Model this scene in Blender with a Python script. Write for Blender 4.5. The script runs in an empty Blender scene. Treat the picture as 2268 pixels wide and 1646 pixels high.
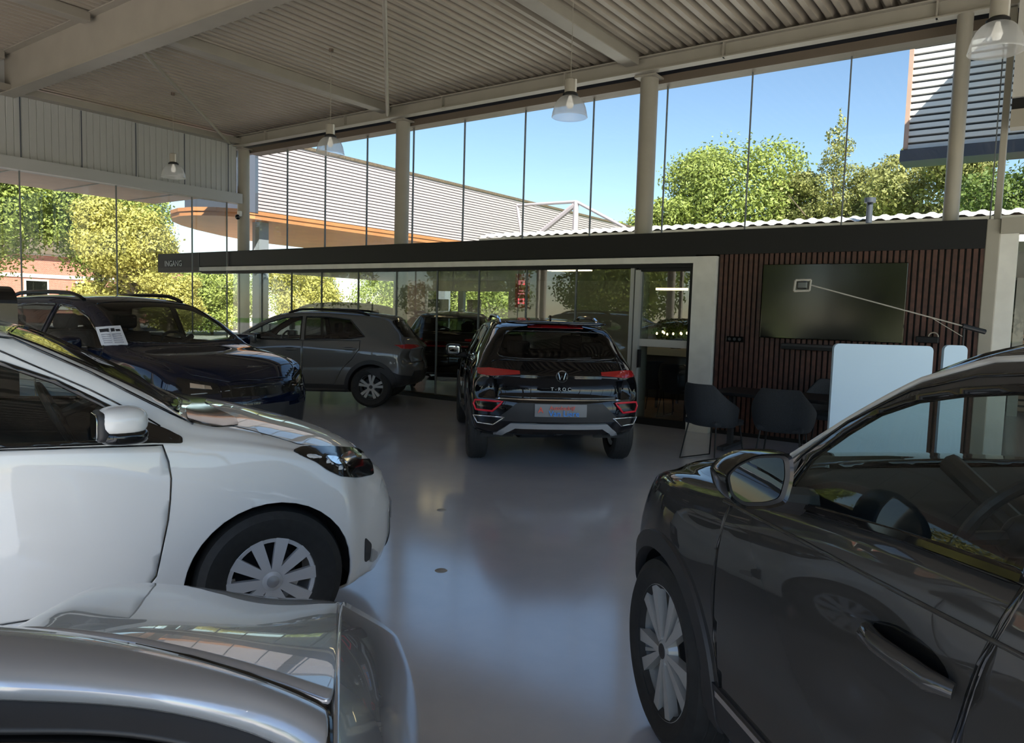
import bpy, bmesh, math, random
import numpy as np
from mathutils import Vector, Matrix
from mathutils.bvhtree import BVHTree

# ------------------------------------------------------------------ camera
FPX = 1639.756
YAW, PITCH, ROLL, EYE = math.radians(-35.886), math.radians(-4.5762), math.radians(1.6598), 1.62
CF = Vector((math.sin(YAW) * math.cos(PITCH), math.cos(YAW) * math.cos(PITCH), math.sin(PITCH)))
_r = Vector((math.cos(YAW), -math.sin(YAW), 0)); _u = _r.cross(CF)
CR = math.cos(ROLL) * _r + math.sin(ROLL) * _u
CU = -math.sin(ROLL) * _r + math.cos(ROLL) * _u
CC = Vector((0, 0, EYE))
scn = bpy.context.scene
COL = scn.collection
camd = bpy.data.cameras.new('camera'); cam = bpy.data.objects.new('camera', camd); COL.objects.link(cam)
camd.sensor_fit = 'HORIZONTAL'; camd.sensor_width = 36.0; camd.lens = FPX / 2268 * 36.0
camd.clip_start = 0.05; camd.clip_end = 500
cam.matrix_world = Matrix(((CR.x, CU.x, -CF.x, CC.x), (CR.y, CU.y, -CF.y, CC.y), (CR.z, CU.z, -CF.z, CC.z), (0, 0, 0, 1)))
scn.camera = cam

# ------------------------------------------------------------------ light
SUN_AZ, SUN_EL = math.radians(-38), math.radians(42)
world = bpy.data.worlds.new('sky'); scn.world = world; world.use_nodes = True
wn = world.node_tree; wbg = wn.nodes['Background']
sky = wn.nodes.new('ShaderNodeTexSky'); sky.sky_type = 'NISHITA'; sky.sun_disc = False
sky.sun_elevation = SUN_EL; sky.sun_rotation = math.radians(90) - SUN_AZ
sky.air_density = 1.0; sky.dust_density = 0.15; sky.ozone_density = 2.2
wn.links.new(sky.outputs[0], wbg.inputs[0]); wbg.inputs[1].default_value = 0.19
sund = bpy.data.lights.new('sun', 'SUN'); sund.energy = 12.0; sund.angle = math.radians(0.6); sund.color = (1.0, 0.93, 0.82)
sun = bpy.data.objects.new('sun', sund); COL.objects.link(sun)
sdir = Vector((math.cos(SUN_AZ) * math.cos(SUN_EL), math.sin(SUN_AZ) * math.cos(SUN_EL), math.sin(SUN_EL)))
sun.rotation_euler = sdir.to_track_quat('Z', 'Y').to_euler(); sun.location = (0, 0, 30)
vs = scn.view_settings
vs.view_transform = 'Standard'; vs.look = 'None'; vs.gamma = 1.0; vs.use_curve_mapping = False
vs.exposure = 0.62

random.seed(7); rng = np.random.default_rng(7)
PI = math.pi

# ------------------------------------------------------------------ pixel helpers (photo frame 2268 x 1646)
def pray(x, y): return CF + CR * ((x - 1134) / FPX) - CU * ((y - 823) / FPX)
def pz(x, y, z): d = pray(x, y); return CC + d * ((z - EYE) / d.z)

# ------------------------------------------------------------------ materials
MATS = {}
def mat(name, col, rough=0.5, metal=0.0, coat=0.0, spec=0.5, emit=None, estr=0.0, noise=None, bump=None, alpha=None):
    if name in MATS: return MATS[name]
    m = bpy.data.materials.new(name); m.use_nodes = True; nt = m.node_tree; b = nt.nodes['Principled BSDF']
    b.inputs['Base Color'].default_value = (*col, 1); b.inputs['Roughness'].default_value = rough
    b.inputs['Metallic'].default_value = metal; b.inputs['Coat Weight'].default_value = coat
    b.inputs['Coat Roughness'].default_value = 0.015; b.inputs['Coat IOR'].default_value = 1.5; b.inputs['Specular IOR Level'].default_value = spec
    if emit: b.inputs['Emission Color'].default_value = (*emit, 1); b.inputs['Emission Strength'].default_value = estr
    if noise:
        sc, amt = noise
        tc = nt.nodes.new('ShaderNodeTexCoord'); n = nt.nodes.new('ShaderNodeTexNoise'); n.inputs['Scale'].default_value = sc
        n.inputs['Detail'].default_value = 5
        r = nt.nodes.new('ShaderNodeValToRGB')
        r.color_ramp.elements[0].position = 0.3; r.color_ramp.elements[1].position = 0.7
        r.color_ramp.elements[0].color = (*[max(0, c * (1 - amt)) for c in col], 1)
        r.color_ramp.elements[1].color = (*[min(1, c * (1 + amt)) for c in col], 1)
        nt.links.new(tc.outputs['Object'], n.inputs['Vector']); nt.links.new(n.outputs[0], r.inputs[0]); nt.links.new(r.outputs[0], b.inputs['Base Color'])
        if bump:
            bp = nt.nodes.new('ShaderNodeBump'); bp.inputs['Strength'].default_value = bump
            nt.links.new(n.outputs[0], bp.inputs['Height']); nt.links.new(bp.outputs[0], b.inputs['Normal'])
    MATS[name] = m; return m
def milky(name, tint, milk, f):
    m = glass(name, tint, 1.6, .08); nt = m.node_tree; mx = [n for n in nt.nodes if n.type == 'MIX_SHADER'][0]; o = [n for n in nt.nodes if n.type == 'OUTPUT_MATERIAL'][0]
    d = nt.nodes.new('ShaderNodeBsdfDiffuse'); d.inputs[0].default_value = (*milk, 1); t = nt.nodes.new('ShaderNodeBsdfTranslucent'); t.inputs[0].default_value = (*milk, 1)
    a = nt.nodes.new('ShaderNodeMixShader'); a.inputs[0].default_value = .5; b = nt.nodes.new('ShaderNodeMixShader'); b.inputs[0].default_value = f
    nt.links.new(d.outputs[0], a.inputs[1]); nt.links.new(t.outputs[0], a.inputs[2]); nt.links.new(mx.outputs[0], b.inputs[1]); nt.links.new(a.outputs[0], b.inputs[2]); nt.links.new(b.outputs[0], o.inputs[0]); return m
def glass(name, tint, ior=1.5, rough=0.0, refl=(1, 1, 1), minr=0.0):
    if name in MATS: return MATS[name]
    m = bpy.data.materials.new(name); m.use_nodes = True; nt = m.node_tree; nt.nodes.clear()
    o = nt.nodes.new('ShaderNodeOutputMaterial'); mx = nt.nodes.new('ShaderNodeMixShader')
    t = nt.nodes.new('ShaderNodeBsdfTransparent'); t.inputs[0].default_value = (*tint, 1)
    g = nt.nodes.new('ShaderNodeBsdfGlossy'); g.inputs['Roughness'].default_value = rough; g.inputs[0].default_value = (*refl, 1)
    lw = nt.nodes.new('ShaderNodeLayerWeight'); pw = nt.nodes.new('ShaderNodeMath'); pw.operation = 'POWER'; pw.inputs[1].default_value = 5
    f = nt.nodes.new('ShaderNodeMath'); f.operation = 'MULTIPLY_ADD'; f.use_clamp = True; r0 = ((ior - 1) / (ior + 1)) ** 2; f.inputs[1].default_value = .9 - r0; f.inputs[2].default_value = r0
    nt.links.new(lw.outputs['Facing'], pw.inputs[0]); nt.links.new(pw.outputs[0], f.inputs[0])
    nt.links.new(f.outputs[0], mx.inputs[0]); nt.links.new(t.outputs[0], mx.inputs[1]); nt.links.new(g.outputs[0], mx.inputs[2])
    nt.links.new(mx.outputs[0], o.inputs[0]); MATS[name] = m; return m
def brick(name, c1, c2, mortar, scale, rot=True, bw=0.5, rh=0.25, ms=0.02):
    m = bpy.data.materials.new(name); m.use_nodes = True; nt = m.node_tree; b = nt.nodes['Principled BSDF']; b.inputs['Roughness'].default_value = 0.85
    tc = nt.nodes.new('ShaderNodeTexCoord'); br = nt.nodes.new('ShaderNodeTexBrick')
    sp = nt.nodes.new('ShaderNodeSeparateXYZ'); cb = nt.nodes.new('ShaderNodeCombineXYZ'); nt.links.new(tc.outputs['Object'], sp.inputs[0])
    for k, ax in enumerate('XY' if not rot else 'XZ' if rot == 'x' else 'YZ'): nt.links.new(sp.outputs[ax], cb.inputs[k])
    br.inputs['Scale'].default_value = scale; br.inputs['Color1'].default_value = (*c1, 1); br.inputs['Color2'].default_value = (*c2, 1); br.inputs['Mortar'].default_value = (*mortar, 1)
    br.inputs['Mortar Size'].default_value = ms; br.inputs['Brick Width'].default_value = bw; br.inputs['Row Height'].default_value = rh
    nt.links.new(cb.outputs[0], br.inputs[0]); nt.links.new(br.outputs[0], b.inputs['Base Color'])
    MATS[name] = m; return m

M = dict(
    white=mat('white_paint', (.70, .69, .67), .5, 0, 1.0, 0), silver=mat('silver_paint', (.40, .42, .45), .24, .5, 1.0, .2),
    cgrey=mat('dark_grey_paint', (.036, .035, .034), .5, .0, 1.0, 0), navy=mat('navy_paint', (.004, .007, .020), .5, 0, 1.0, 0),
    egrey=mat('warm_grey_paint', (.12, .115, .11), .4, .2, 1.0, 0), black=mat('black_paint', (.003, .003, .004), .5, 0, 1.0, 0),
    gloss=mat('gloss_black', (.006, .006, .006), .08), plastic=mat('black_plastic', (.022, .022, .024), .55), rubber=mat('rubber', (.012, .012, .012), .7, noise=(30, .3)),
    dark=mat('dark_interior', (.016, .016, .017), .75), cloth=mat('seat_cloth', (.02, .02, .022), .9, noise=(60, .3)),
    chrome=mat('chrome', (.75, .75, .76), .08, 1.0), alloy=mat('alloy', (.44, .44, .43), .32, .35), hubsilver=mat('hubcap_silver', (.55, .55, .56), .35, .25),
    red=mat('red_lens', (.30, .006, .008), .08, 0, 1.0), redglow=mat('red_reflector', (.65, .02, .04), .2), clear=glass('lens', (.75, .75, .77)),
    tint=glass('car_glass', (.80, .87, .85)), priv=glass('privacy_glass', (.16, .17, .17)), ws=glass('windscreen_glass', (.70, .78, .76)),
    clearpane=glass('clear_pane', (.96, .98, .97), 1.4), ws2=glass('dark_windscreen', (.38, .43, .42)), pane=glass('pane', (.79, .815, .81), 1.32), pane2=glass('low_pane', (.80, .84, .83), 1.7), joint=mat('silicone', (.13, .14, .14), .6), mirror=mat('mirror', (.38, .40, .39), .02, 1.0),
    steel=mat('painted_steel', (.28, .255, .21), .45, noise=(3, .05)), deck=mat('roof_deck', (.33, .288, .23), .45, noise=(2, .05)), panel=mat('wall_panel', (.36, .36, .34), .5),
    blackp=mat('black_panel', (.007, .007, .008), .5, spec=.3), beige=mat('beige_trim', (.42, .40, .36), .5), frame=mat('white_frame', (.60, .58, .53), .55, noise=(6, .06)),
    ufl=mat('underside', (.03, .03, .03), .9), wood=mat('slat_wood', (.060, .022, .014), .5, noise=(14, .35)), plate=mat('plate', (.20, .20, .21), .5),
    textred=mat('text_red', (.75, .10, .06), .5), textblue=mat('text_blue', (.04, .28, .85), .5), textw=mat('text_light', (.55, .56, .56), .5),
    paper=mat('paper', (.72, .72, .75), .7), ink=mat('ink', (.02, .02, .025), .7), greyink=mat('grey_ink', (.38, .38, .42), .7),
    board=mat('board_blue', (.40, .52, .62), .6), lampglass=milky('lamp_glass', (.85, .86, .86), (.75, .75, .74), .42), bulb=mat('bulb', (.8, .8, .78), .3, emit=(1, .9, .75), estr=.3),
    glow=mat('glow', (.9, .7, .4), .4, emit=(1, .75, .4), estr=4), slat=mat('louvre', (.42, .37, .385), .5), slatw=mat('louvre_white', (.70, .69, .67), .5),
    orange=mat('orange_soffit', (.42, .18, .07), .5, noise=(1.5, .1)), salmon=mat('salmon', (.45, .30, .23), .6, noise=(2, .1)), navyf=mat('slate_frame', (.05, .06, .08), .5),
    grass=mat('grass', (.16, .26, .04), .9, noise=(3, .4)), bark=mat('bark', (.12, .09, .06), .9, noise=(20, .4)), tv=mat('tv_screen', (.004, .004, .004), .12, 0, .0),
    chairf=mat('chair_fabric', (.018, .021, .026), .8, noise=(80, .3)), brown=mat('brown_trim', (.13, .10, .075), .5), greyconc=mat('concrete', (.35, .35, .34), .8, noise=(4, .15)), corrug=mat('corrugated', (.72, .70, .66), .5),
    redsign=mat('red_sign', (.45, .01, .02), .4), pink=mat('sign_pink', (.95, .35, .4), .4, emit=(1, .2, .25), estr=.35), lime=mat('lime_tag', (.35, .55, .05), .6),
    oak=mat('oak', (.22, .12, .06), .5, noise=(8, .3)), bird=mat('grey_door', (.20, .22, .24), .5), cream=mat('cream', (.5, .46, .38), .7))

# ------------------------------------------------------------------ object helpers
def link(name, me, parent=None, m=None):
    o = bpy.data.objects.new(name, me); COL.objects.link(o)
    if m is not None:
        for k in (m if isinstance(m, (list, tuple)) else [m]): me.materials.append(k)
    if parent: o.parent = parent
    return o
def tag(o, label=None, cat=None, group=None, kind=None):
    if label: o['label'] = label
    if cat: o['category'] = cat
    if group: o['group'] = group
    if kind: o['kind'] = kind
    return o
def thing(name, label, cat, loc=(0, 0, 0), rz=0, group=None):
    o = bpy.data.objects.new(name, None); COL.objects.link(o); o.empty_display_size = .2
    o.location = loc; o.rotation_euler = (0, 0, rz); return tag(o, label, cat, group)
def copy_tree(o, parent=None):
    c = o.copy(); COL.objects.link(c)
    if parent: c.parent = parent
    for ch in list(o.children): copy_tree(ch, c)
    return c
class MB:
    def __init__(s): s.bm = bmesh.new()
    def box(s, a, b, bev=0.0, seg=2, rot=None, piv=None):
        a, b = Vector(a), Vector(b); c = (a + b) / 2; d = b - a
        r = bmesh.ops.create_cube(s.bm, size=1.0)
        vv = r['verts']
        for v in vv: v.co = Vector((v.co.x * d.x, v.co.y * d.y, v.co.z * d.z))
        if bev > 0:
            ee = list({e for v in vv for e in v.link_edges})
            r2 = bmesh.ops.bevel(s.bm, geom=ee, offset=bev, segments=seg, profile=.5, affect='EDGES')
            vv = list({v for f in r2['faces'] for v in f.verts} | {v for v in vv if v.is_valid})
        mt = Matrix.Translation(c) @ (rot.to_4x4() if rot else Matrix())
        for v in vv: v.co = mt @ v.co
        return s
    def tube(s, pts, r, n=8, closed=False, caps=True):
        pts = [Vector(p) for p in pts]; k = len(pts); rings = []
        up = Vector((0, 0, 1)); prev = None
        for i, p in enumerate(pts):
            a = pts[(i - 1) % k] if (closed or i > 0) else p; b = pts[(i + 1) % k] if (closed or i < k - 1) else p
            t = (b - a); t = t.normalized() if t.length > 1e-9 else Vector((1, 0, 0))
            if prev is None: nrm = t.cross(up); nrm = nrm if nrm.length > 1e-3 else t.cross(Vector((1, 0, 0)))
            else: nrm = prev - t * prev.dot(t)
            if nrm.length < 1e-6: nrm = t.orthogonal()
            nrm.normalize(); prev = nrm; bn = t.cross(nrm)
            rr = r[i] if isinstance(r, (list, tuple)) else r
            rings.append([s.bm.verts.new(p + (nrm * math.cos(2 * PI * j / n) + bn * math.sin(2 * PI * j / n)) * rr) for j in range(n)])
        for i in range(k if closed else k - 1):
            A, B = rings[i], rings[(i + 1) % k]
            for j in range(n): s.bm.faces.new((A[j], A[(j + 1) % n], B[(j + 1) % n], B[j]))
        if caps and not closed:
            s.bm.faces.new(rings[0][::-1]); s.bm.faces.new(rings[-1])
        return s
    def lathe(s, prof, n=32, axis='z', c=(0, 0, 0), closed=False):
        c = Vector(c); rings = []
        for r, h in prof:
            ring = []
            for j in range(n):
                a = 2 * PI * j / n; x, y = r * math.cos(a), r * math.sin(a)
                ring.append(s.bm.verts.new(c + (Vector((x, y, h)) if axis == 'z' else Vector((x, h, y)) if axis == 'y' else Vector((h, x, y)))))
            rings.append(ring)
        m = len(rings)
        for i in range(m if closed else m - 1):
            A, B = rings[i], rings[(i + 1) % m]
            for j in range(n): s.bm.faces.new((A[j], A[(j + 1) % n], B[(j + 1) % n], B[j]))
        return s
    def prism(s, poly, h0, h1, axis='y'):
        f = lambda p, h: Vector((p[0], h, p[1])) if axis == 'y' else Vector((p[0], p[1], h)) if axis == 'z' else Vector((h, p[0], p[1]))
        A = [s.bm.verts.new(f(p, h0)) for p in poly]; B = [s.bm.verts.new(f(p, h1)) for p in poly]; n = len(poly)
        s.bm.faces.new(A[::-1]); s.bm.faces.new(B)
        for i in range(n): s.bm.faces.new((A[i], A[(i + 1) % n], B[(i + 1) % n], B[i]))
        return s
    def superell(s, c, size, e=.6, nu=24, nv=14, rot=None):
        c = Vector(c); sp = lambda v, p: math.copysign(abs(v) ** p, v); g = []
        for i in range(nv + 1):
            ph = -PI / 2 + PI * i / nv; row = []
            for j in range(nu):
                th = 2 * PI * j / nu
                v = Vector((size[0] * sp(math.cos(ph), e) * sp(math.cos(th), e), size[1] * sp(math.cos(ph), e) * sp(math.sin(th), e), size[2] * sp(math.sin(ph), e)))
                row.append(s.bm.verts.new(c + (rot @ v if rot else v)))
            g.append(row)
        for i in range(nv):
            for j in range(nu): s.bm.faces.new((g[i][j], g[i][(j + 1) % nu], g[i + 1][(j + 1) % nu], g[i + 1][j]))
        bmesh.ops.remove_doubles(s.bm, verts=g[0] + g[-1], dist=1e-5)
        return s
    def grid(s, rows, closed=False):
        g = [[s.bm.verts.new(Vector(p)) for p in r] for r in rows]
        for a, b in zip(g, g[1:]):
            n = len(a)
            for j in range(n if closed else n - 1): s.bm.faces.new((a[j], a[(j + 1) % n], b[(j + 1) % n], b[j]))
        return s
    def obj(s, name, m, parent=None, smooth=False, ang=35):
        bmesh.ops.recalc_face_normals(s.bm, faces=s.bm.faces)
        me = bpy.data.meshes.new(name); s.bm.to_mesh(me); s.bm.free()
        if smooth: shade(me, ang)
        return link(name, me, parent, m)
def shade(me, ang=35):
    me.shade_smooth()
    me.set_sharp_from_angle(angle=math.radians(ang))
NST = [0]
def struct(o, label=None): tag(o, label, None, None, 'structure'); return o
def sbox(name, a, b, m, bev=0): return struct(MB().box(a, b, bev).obj(name, m))
def text(name, s, size, m, parent, loc, rot, ext=.002, align='CENTER'):
    cu = bpy.data.curves.new(name, 'FONT'); cu.body = s; cu.size = size; cu.extrude = ext; cu.align_x = align; cu.align_y = 'CENTER'; cu.resolution_u = 2
    t = bpy.data.objects.new(name, cu); COL.objects.link(t)
    me = bpy.data.meshes.new_from_object(t.evaluated_get(bpy.context.evaluated_depsgraph_get())); bpy.data.objects.remove(t)
    o = link(name, me, parent, m); o.location = loc; o.rotation_euler = rot; return o

# ------------------------------------------------------------------ structure
YB, XL, XR, YF = 10.15, -15.4, 4.8, -2.4
def floor_mat():
    m = bpy.data.materials.new('showroom_floor'); m.use_nodes = True; nt = m.node_tree; b = nt.nodes['Principled BSDF']
    tc = nt.nodes.new('ShaderNodeTexCoord'); n = nt.nodes.new('ShaderNodeTexNoise'); n.inputs['Scale'].default_value = .9; n.inputs['Detail'].default_value = 8; n.inputs['Roughness'].default_value = .65
    r = nt.nodes.new('ShaderNodeValToRGB'); r.color_ramp.elements[0].position = .3; r.color_ramp.elements[1].position = .72
    r.color_ramp.elements[0].color = (.43, .445, .51, 1); r.color_ramp.elements[1].color = (.55, .565, .62, 1)
    n2 = nt.nodes.new('ShaderNodeTexNoise'); n2.inputs['Scale'].default_value = 3.5; n2.inputs['Detail'].default_value = 6
    mr = nt.nodes.new('ShaderNodeMapRange'); mr.inputs['To Min'].default_value = .34; mr.inputs['To Max'].default_value = .42
    bp = nt.nodes.new('ShaderNodeBump'); bp.inputs['Strength'].default_value = .004
    for k in (n, n2): nt.links.new(tc.outputs['Object'], k.inputs['Vector'])
    nt.links.new(n.outputs[0], r.inputs[0]); nt.links.new(r.outputs[0], b.inputs['Base Color']); nt.links.new(n2.outputs[0], mr.inputs[0]); nt.links.new(mr.outputs[0], b.inputs['Roughness'])
    nt.links.new(n2.outputs[0], bp.inputs['Height']); b.inputs['Specular IOR Level'].default_value = .5; b.inputs['Coat Weight'].default_value = 1; b.inputs['Coat IOR'].default_value = 2.7; b.inputs['Coat Roughness'].default_value = .14
    return m
sbox('floor', (XL, YF, -.3), (XR, 17, 0), floor_mat())
# corrugated roof deck with ribs along Y
def deck(name, x0, x1, y0, y1, z, pitch=.17, dep=.10):
    mb = MB(); prof = []; x = x0
    while x < x1:
        prof += [(x, z), (x + pitch * .42, z), (x + pitch * .55, z + dep), (x + pitch * .87, z + dep)]; x += pitch
    prof += [(x, z)]
    mb.grid([[(p[0], y0, p[1]) for p in prof], [(p[0], y1, p[1]) for p in prof]])
    top = [mb.bm.verts.new(q) for q in ((x0, y0, z + .25), (x, y0, z + .25), (x, y1, z + .25), (x0, y1, z + .25))]; mb.bm.faces.new(top)
    for a, b in ((0, 3), (1, 2)):
        xx = x0 if a == 0 else x
        q = [mb.bm.verts.new(p) for p in ((xx, y0, z), (xx, y1, z), (xx, y1, z + .25), (xx, y0, z + .25))]; mb.bm.faces.new(q)
    return struct(mb.obj(name, M['deck']))
deck('ceiling', -17.2, 6.0, 5.62, 10.95, 5.46)
deck('ceiling', -17.2, 6.0, -3.4, 5.60, 5.93)
sbox('trim_1', (-17.2, 10.9, 5.22), (6, 10.98, 5.8), M['navyf'])
def ibeam(name, a, b, h, w, axis, m=None):
    x0, y, z = a; mb = MB(); t = .018
    if axis == 'x':
        L = b; mb.box((x0, y - w / 2, z), (L, y + w / 2, z + t)); mb.box((x0, y - w / 2, z + h - t), (L, y + w / 2, z + h)); mb.box((x0, y - .006, z + t), (L, y + .006, z + h - t))
    else:
        L = b; mb.box((x0 - w / 2, y, z), (x0 + w / 2, L, z + t)); mb.box((x0 - w / 2, y, z + h - t), (x0 + w / 2, L, z + h)); mb.box((x0 - .006, y, z + t), (x0 + .006, L, z + h - t))
    return struct(mb.obj(name, m or M['steel']))
e = ibeam('edge_beam', (XL, 10.2, 5.2), XR, .22, .16, 'x')
mb = MB()
for x in np.arange(-14.2, 2, 2.57): mb.box((x, 10.13, 5.2), (x + .02, 10.2, 5.42))
mb.obj('stiffener', M['steel'], e)
ibeam('main_girder', (-17, 5.6, 5.2), XR, .72, .26, 'x')
for x in (-10.47, -5.30, -.10): sbox('rafter', (x - .11, 5.7, 5.31), (x + .11, 10.15, 5.46), M['steel'], .01)
for x in (-15.2, -12.06, -9.0, -5.9, -2.8, .3, 3.4): sbox('rafter', (x - .1, -3.2, 5.78), (x + .1, 5.5, 5.93), M['steel'], .01)
for x in np.arange(-17, 3, 5.1): sbox('front_beam', (x, -3.3, 5.7), (x + 5.1, -3.15, 5.93), M['steel'])
for a, b in (((-11.0, 5.72, 5.3), (-15.32, 10.02, 5.24)), ((-6.0, 5.75, 5.3), (-10.37, 10.1, 5.25))):
    struct(MB().tube([a, b], .032, 10).obj('brace_rod', M['steel']))
# columns
for x in (-15.38, -10.27, -5.14, 0.25):
    c = struct(MB().lathe([(.135, 0), (.135, 5.2)], 32, c=(x, 10.42, 0)).obj('steel_column', M['steel'], None, True))
    MB().box((x - .17, 10.25, 5.17), (x + .17, 10.59, 5.2)).obj('cap_plate', M['steel'], c)
struct(MB().lathe([(.085, 2.8), (.085, 5.2)], 24, c=(-1.05, 10.2, 0)).obj('steel_post', M['steel'], None, True))
for x in (-15.38, -10.27, -5.14, 0):
    struct(MB().lathe([(.135, 0), (.135, 5.9)], 24, c=(x, -2.75, 0)).obj('steel_column', M['steel'], None, True))
# top frame under the eave and small clamps
sbox('trim_2', (XL, 10.55, 5.12), (XR, 10.85, 5.24), M['brown'])
# upper glazing, one pane per bay with black joints
wi = [0]
def pane_y(x0, x1, z0, z1, y, th=.012, jw=.006, m=None, joint=True, off=.02):
    wi[0] += 1
    o = sbox('window_%d' % wi[0], (x0, y - th / 2, z0), (x1, y + th / 2, z1), m or M['pane'])
    if joint: MB().box((x1 - jw, y - off, z0), (x1 + jw, y + off, z1)).obj('joint', M['joint'], o)
    return o
def pane_x(y0, y1, z0, z1, x, th=.012, jw=.007, m=None, joint=True):
    wi[0] += 1
    o = sbox('window_%d' % wi[0], (x - th / 2, y0, z0), (x + th / 2, y1, z1), m or M['pane'])
    if joint: MB().box((x - .02, y1 - jw, z0), (x + .02, y1 + jw, z1)).obj('joint', M['joint'], o)
    return o
ux = [-15.4, -14.2, -12.9, -11.60, -10.30, -9.01, -7.64, -6.28, -4.99, -3.69, -2.38, -.69, 1.2, 3.1, XR]
for a, b in zip(ux, ux[1:]): pane_y(a, b, 2.8, 5.14, 10.75)
# black fascia beam with white trim, entrance lettering at its outer end
bm_ = struct(MB().box((-18.45, 10.03, 2.5), (-.67, 10.3, 2.83)).box((-18.45, 10.03, 2.37), (-16.55, 10.3, 2.5)).box((-16.55, 10.06, 2.33), (-4.13, 10.3, 2.5)).obj('fascia_beam', M['blackp']))
text('sign_text', 'INGANG', .2, M['textw'], bm_, (-17.72, 10.022, 2.575), (PI / 2, 0, 0), .004)
MB().box((-16.6, 10.022, 2.37), (-16.58, 10.03, 2.83)).obj('panel_joint', M['joint'], bm_)
sbox('trim_3', (-.67, 10.3, 2.76), (XR, 10.8, 2.83), M['steel'])
sbox('trim_4', (-17.5, 10.28, 2.78), (XR, 10.8, 2.83), M['blackp'])
wf = struct(MB().box((-16.5, 9.98, 2.385), (-4.13, 10.14, 2.475)).box((-4.13, 9.98, 0), (-3.8, 10.2, 2.475)).obj('trim_5', M['frame']))
lx = [-15.4, -14.3, -13.26, -12.28, -11.17, -10.11, -9.08, -8.11, -7.1, -6.14, -5.13]
for i, (a, b) in enumerate(zip(lx, lx[1:])): pane_y(a, b, .06, 2.36, 10.16, m=M['pane2'], jw=.010 if i > 3 else .007)
sbox('trim_6', (-15.4, 10.08, 0), (-5.13, 10.24, .07), M['blackp'])
# glazed door to the office
dr = struct(MB().box((-4.22, 10.1, 0), (-4.13, 10.2, 2.36)).box((-5.03, 10.1, 2.28), (-4.22, 10.2, 2.36)).box((-5.03, 10.1, 0), (-4.22, 10.2, .1)).obj('door_1', M['blackp']))
MB().box((-5.16, 10.1, 0), (-5.10, 10.22, 2.36)).box((-5.07, 10.08, 0), (-4.99, 10.2, 2.3)).obj('door_post', M['panel'], dr)
MB().box((-4.99, 10.13, 1.17), (-4.22, 10.17, 1.28)).obj('door_rail', M['beige'], dr)
MB().box((-5.03, 10.145, .1), (-4.22, 10.155, 2.28)).obj('door_pane', M['pane2'], dr)
MB().box((-4.97, 10.05, .85), (-4.94, 10.12, 1.12)).obj('door_handle', M['blackp'], dr)
# slatted wood wall on the right
sbox('wall_back', (-3.8, 10.1, 0), (-.64, 10.3, 2.5), M['blackp'])
mb = MB(); x = -3.77
while x < -.68: mb.box((x, 10.055, .06), (x + .045, 10.1, 2.5)); x += .068
struct(mb.obj('wall_panelling', M['wood']), 'brown vertical wood slats covering the wall behind the television')
sbox('trim_7', (-.67, 10.04, 0), (-.53, 10.16, 2.83), M['steel'], .01)
sbox('trim_13', (-.62, 10.2, 2.83), (-.55, 10.3, 5.2), M['steel'], .01)
sbox('trim_8', (-.53, 10.0, 2.66), (XR, 10.2, 2.83), M['steel'])
sbox('trim_9', (-.53, 10.06, 0), (-.36, 10.2, 2.66), M['frame'])
pane_y(-.36, 1.6, .05, 2.62, 10.12); pane_y(1.6, 3.4, .05, 2.62, 10.12); pane_y(3.4, XR, .05, 2.62, 10.12)
# left wall: glass below, ribbed panels above
ly = [YF, -1.2, .6, 2.35, 4.06, 5.79, 7.52, 9.15, 10.0]
for a, b in zip(ly, ly[1:]): pane_x(a, b, 0.03, 3.95, XL)
mb = MB(); prof = []
y = YF
while y < 10.2:
    prof += [(y, -15.36), (y + .10, -15.36), (y + .11, -15.372), (y + .12, -15.36)]; y += .125
mb.grid([[(p[1], p[0], 4.12) for p in prof], [(p[1], p[0], 5.3) for p in prof]])
mb.box((-15.5, YF, 4.12), (-15.40, 10.2, 5.3))
wl = struct(mb.obj('wall_left', M['panel']))
mb = MB()
for y in np.arange(-2.6, 10.2, 1.05): mb.box((-15.362, y, 4.14), (-15.352, y + .018, 5.24))
mb.obj('panel_seam', M['navyf'], wl)
sbox('trim_10', (-15.5, YF, 3.93), (-15.24, 10.3, 4.15), M['panel'])
sbox('trim_11', (-15.5, YF, 5.25), (-15.14, 10.2, 5.37), M['steel'])
sbox('wall_left', (-15.6, YF, 5.3), (-15.4, 5.6, 5.95), M['panel'])
# front and right glazing behind the viewer
for x in np.arange(XL, XR - .1, 5.6): sbox('front_post', (x, YF - .06, 0), (x + .09, YF + .06, 4.1), M['steel'])
sbox('trim_12', (XL, YF - .1, 4.1), (XR, YF + .1, 4.3), M['steel'])
sbox('wall_front', (XL, YF - .08, 4.3), (XR, YF + .08, 5.93), M['panel'])
for y in np.arange(YF, 10, 2.2): pane_x(y, min(y + 2.2, 10.0), .05, 4.1, XR, jw=.03, m=M['clearpane'])
sbox('wall_right', (XR - .1, YF, 4.1), (XR + .1, 10.2, 5.93), M['panel'])
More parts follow.
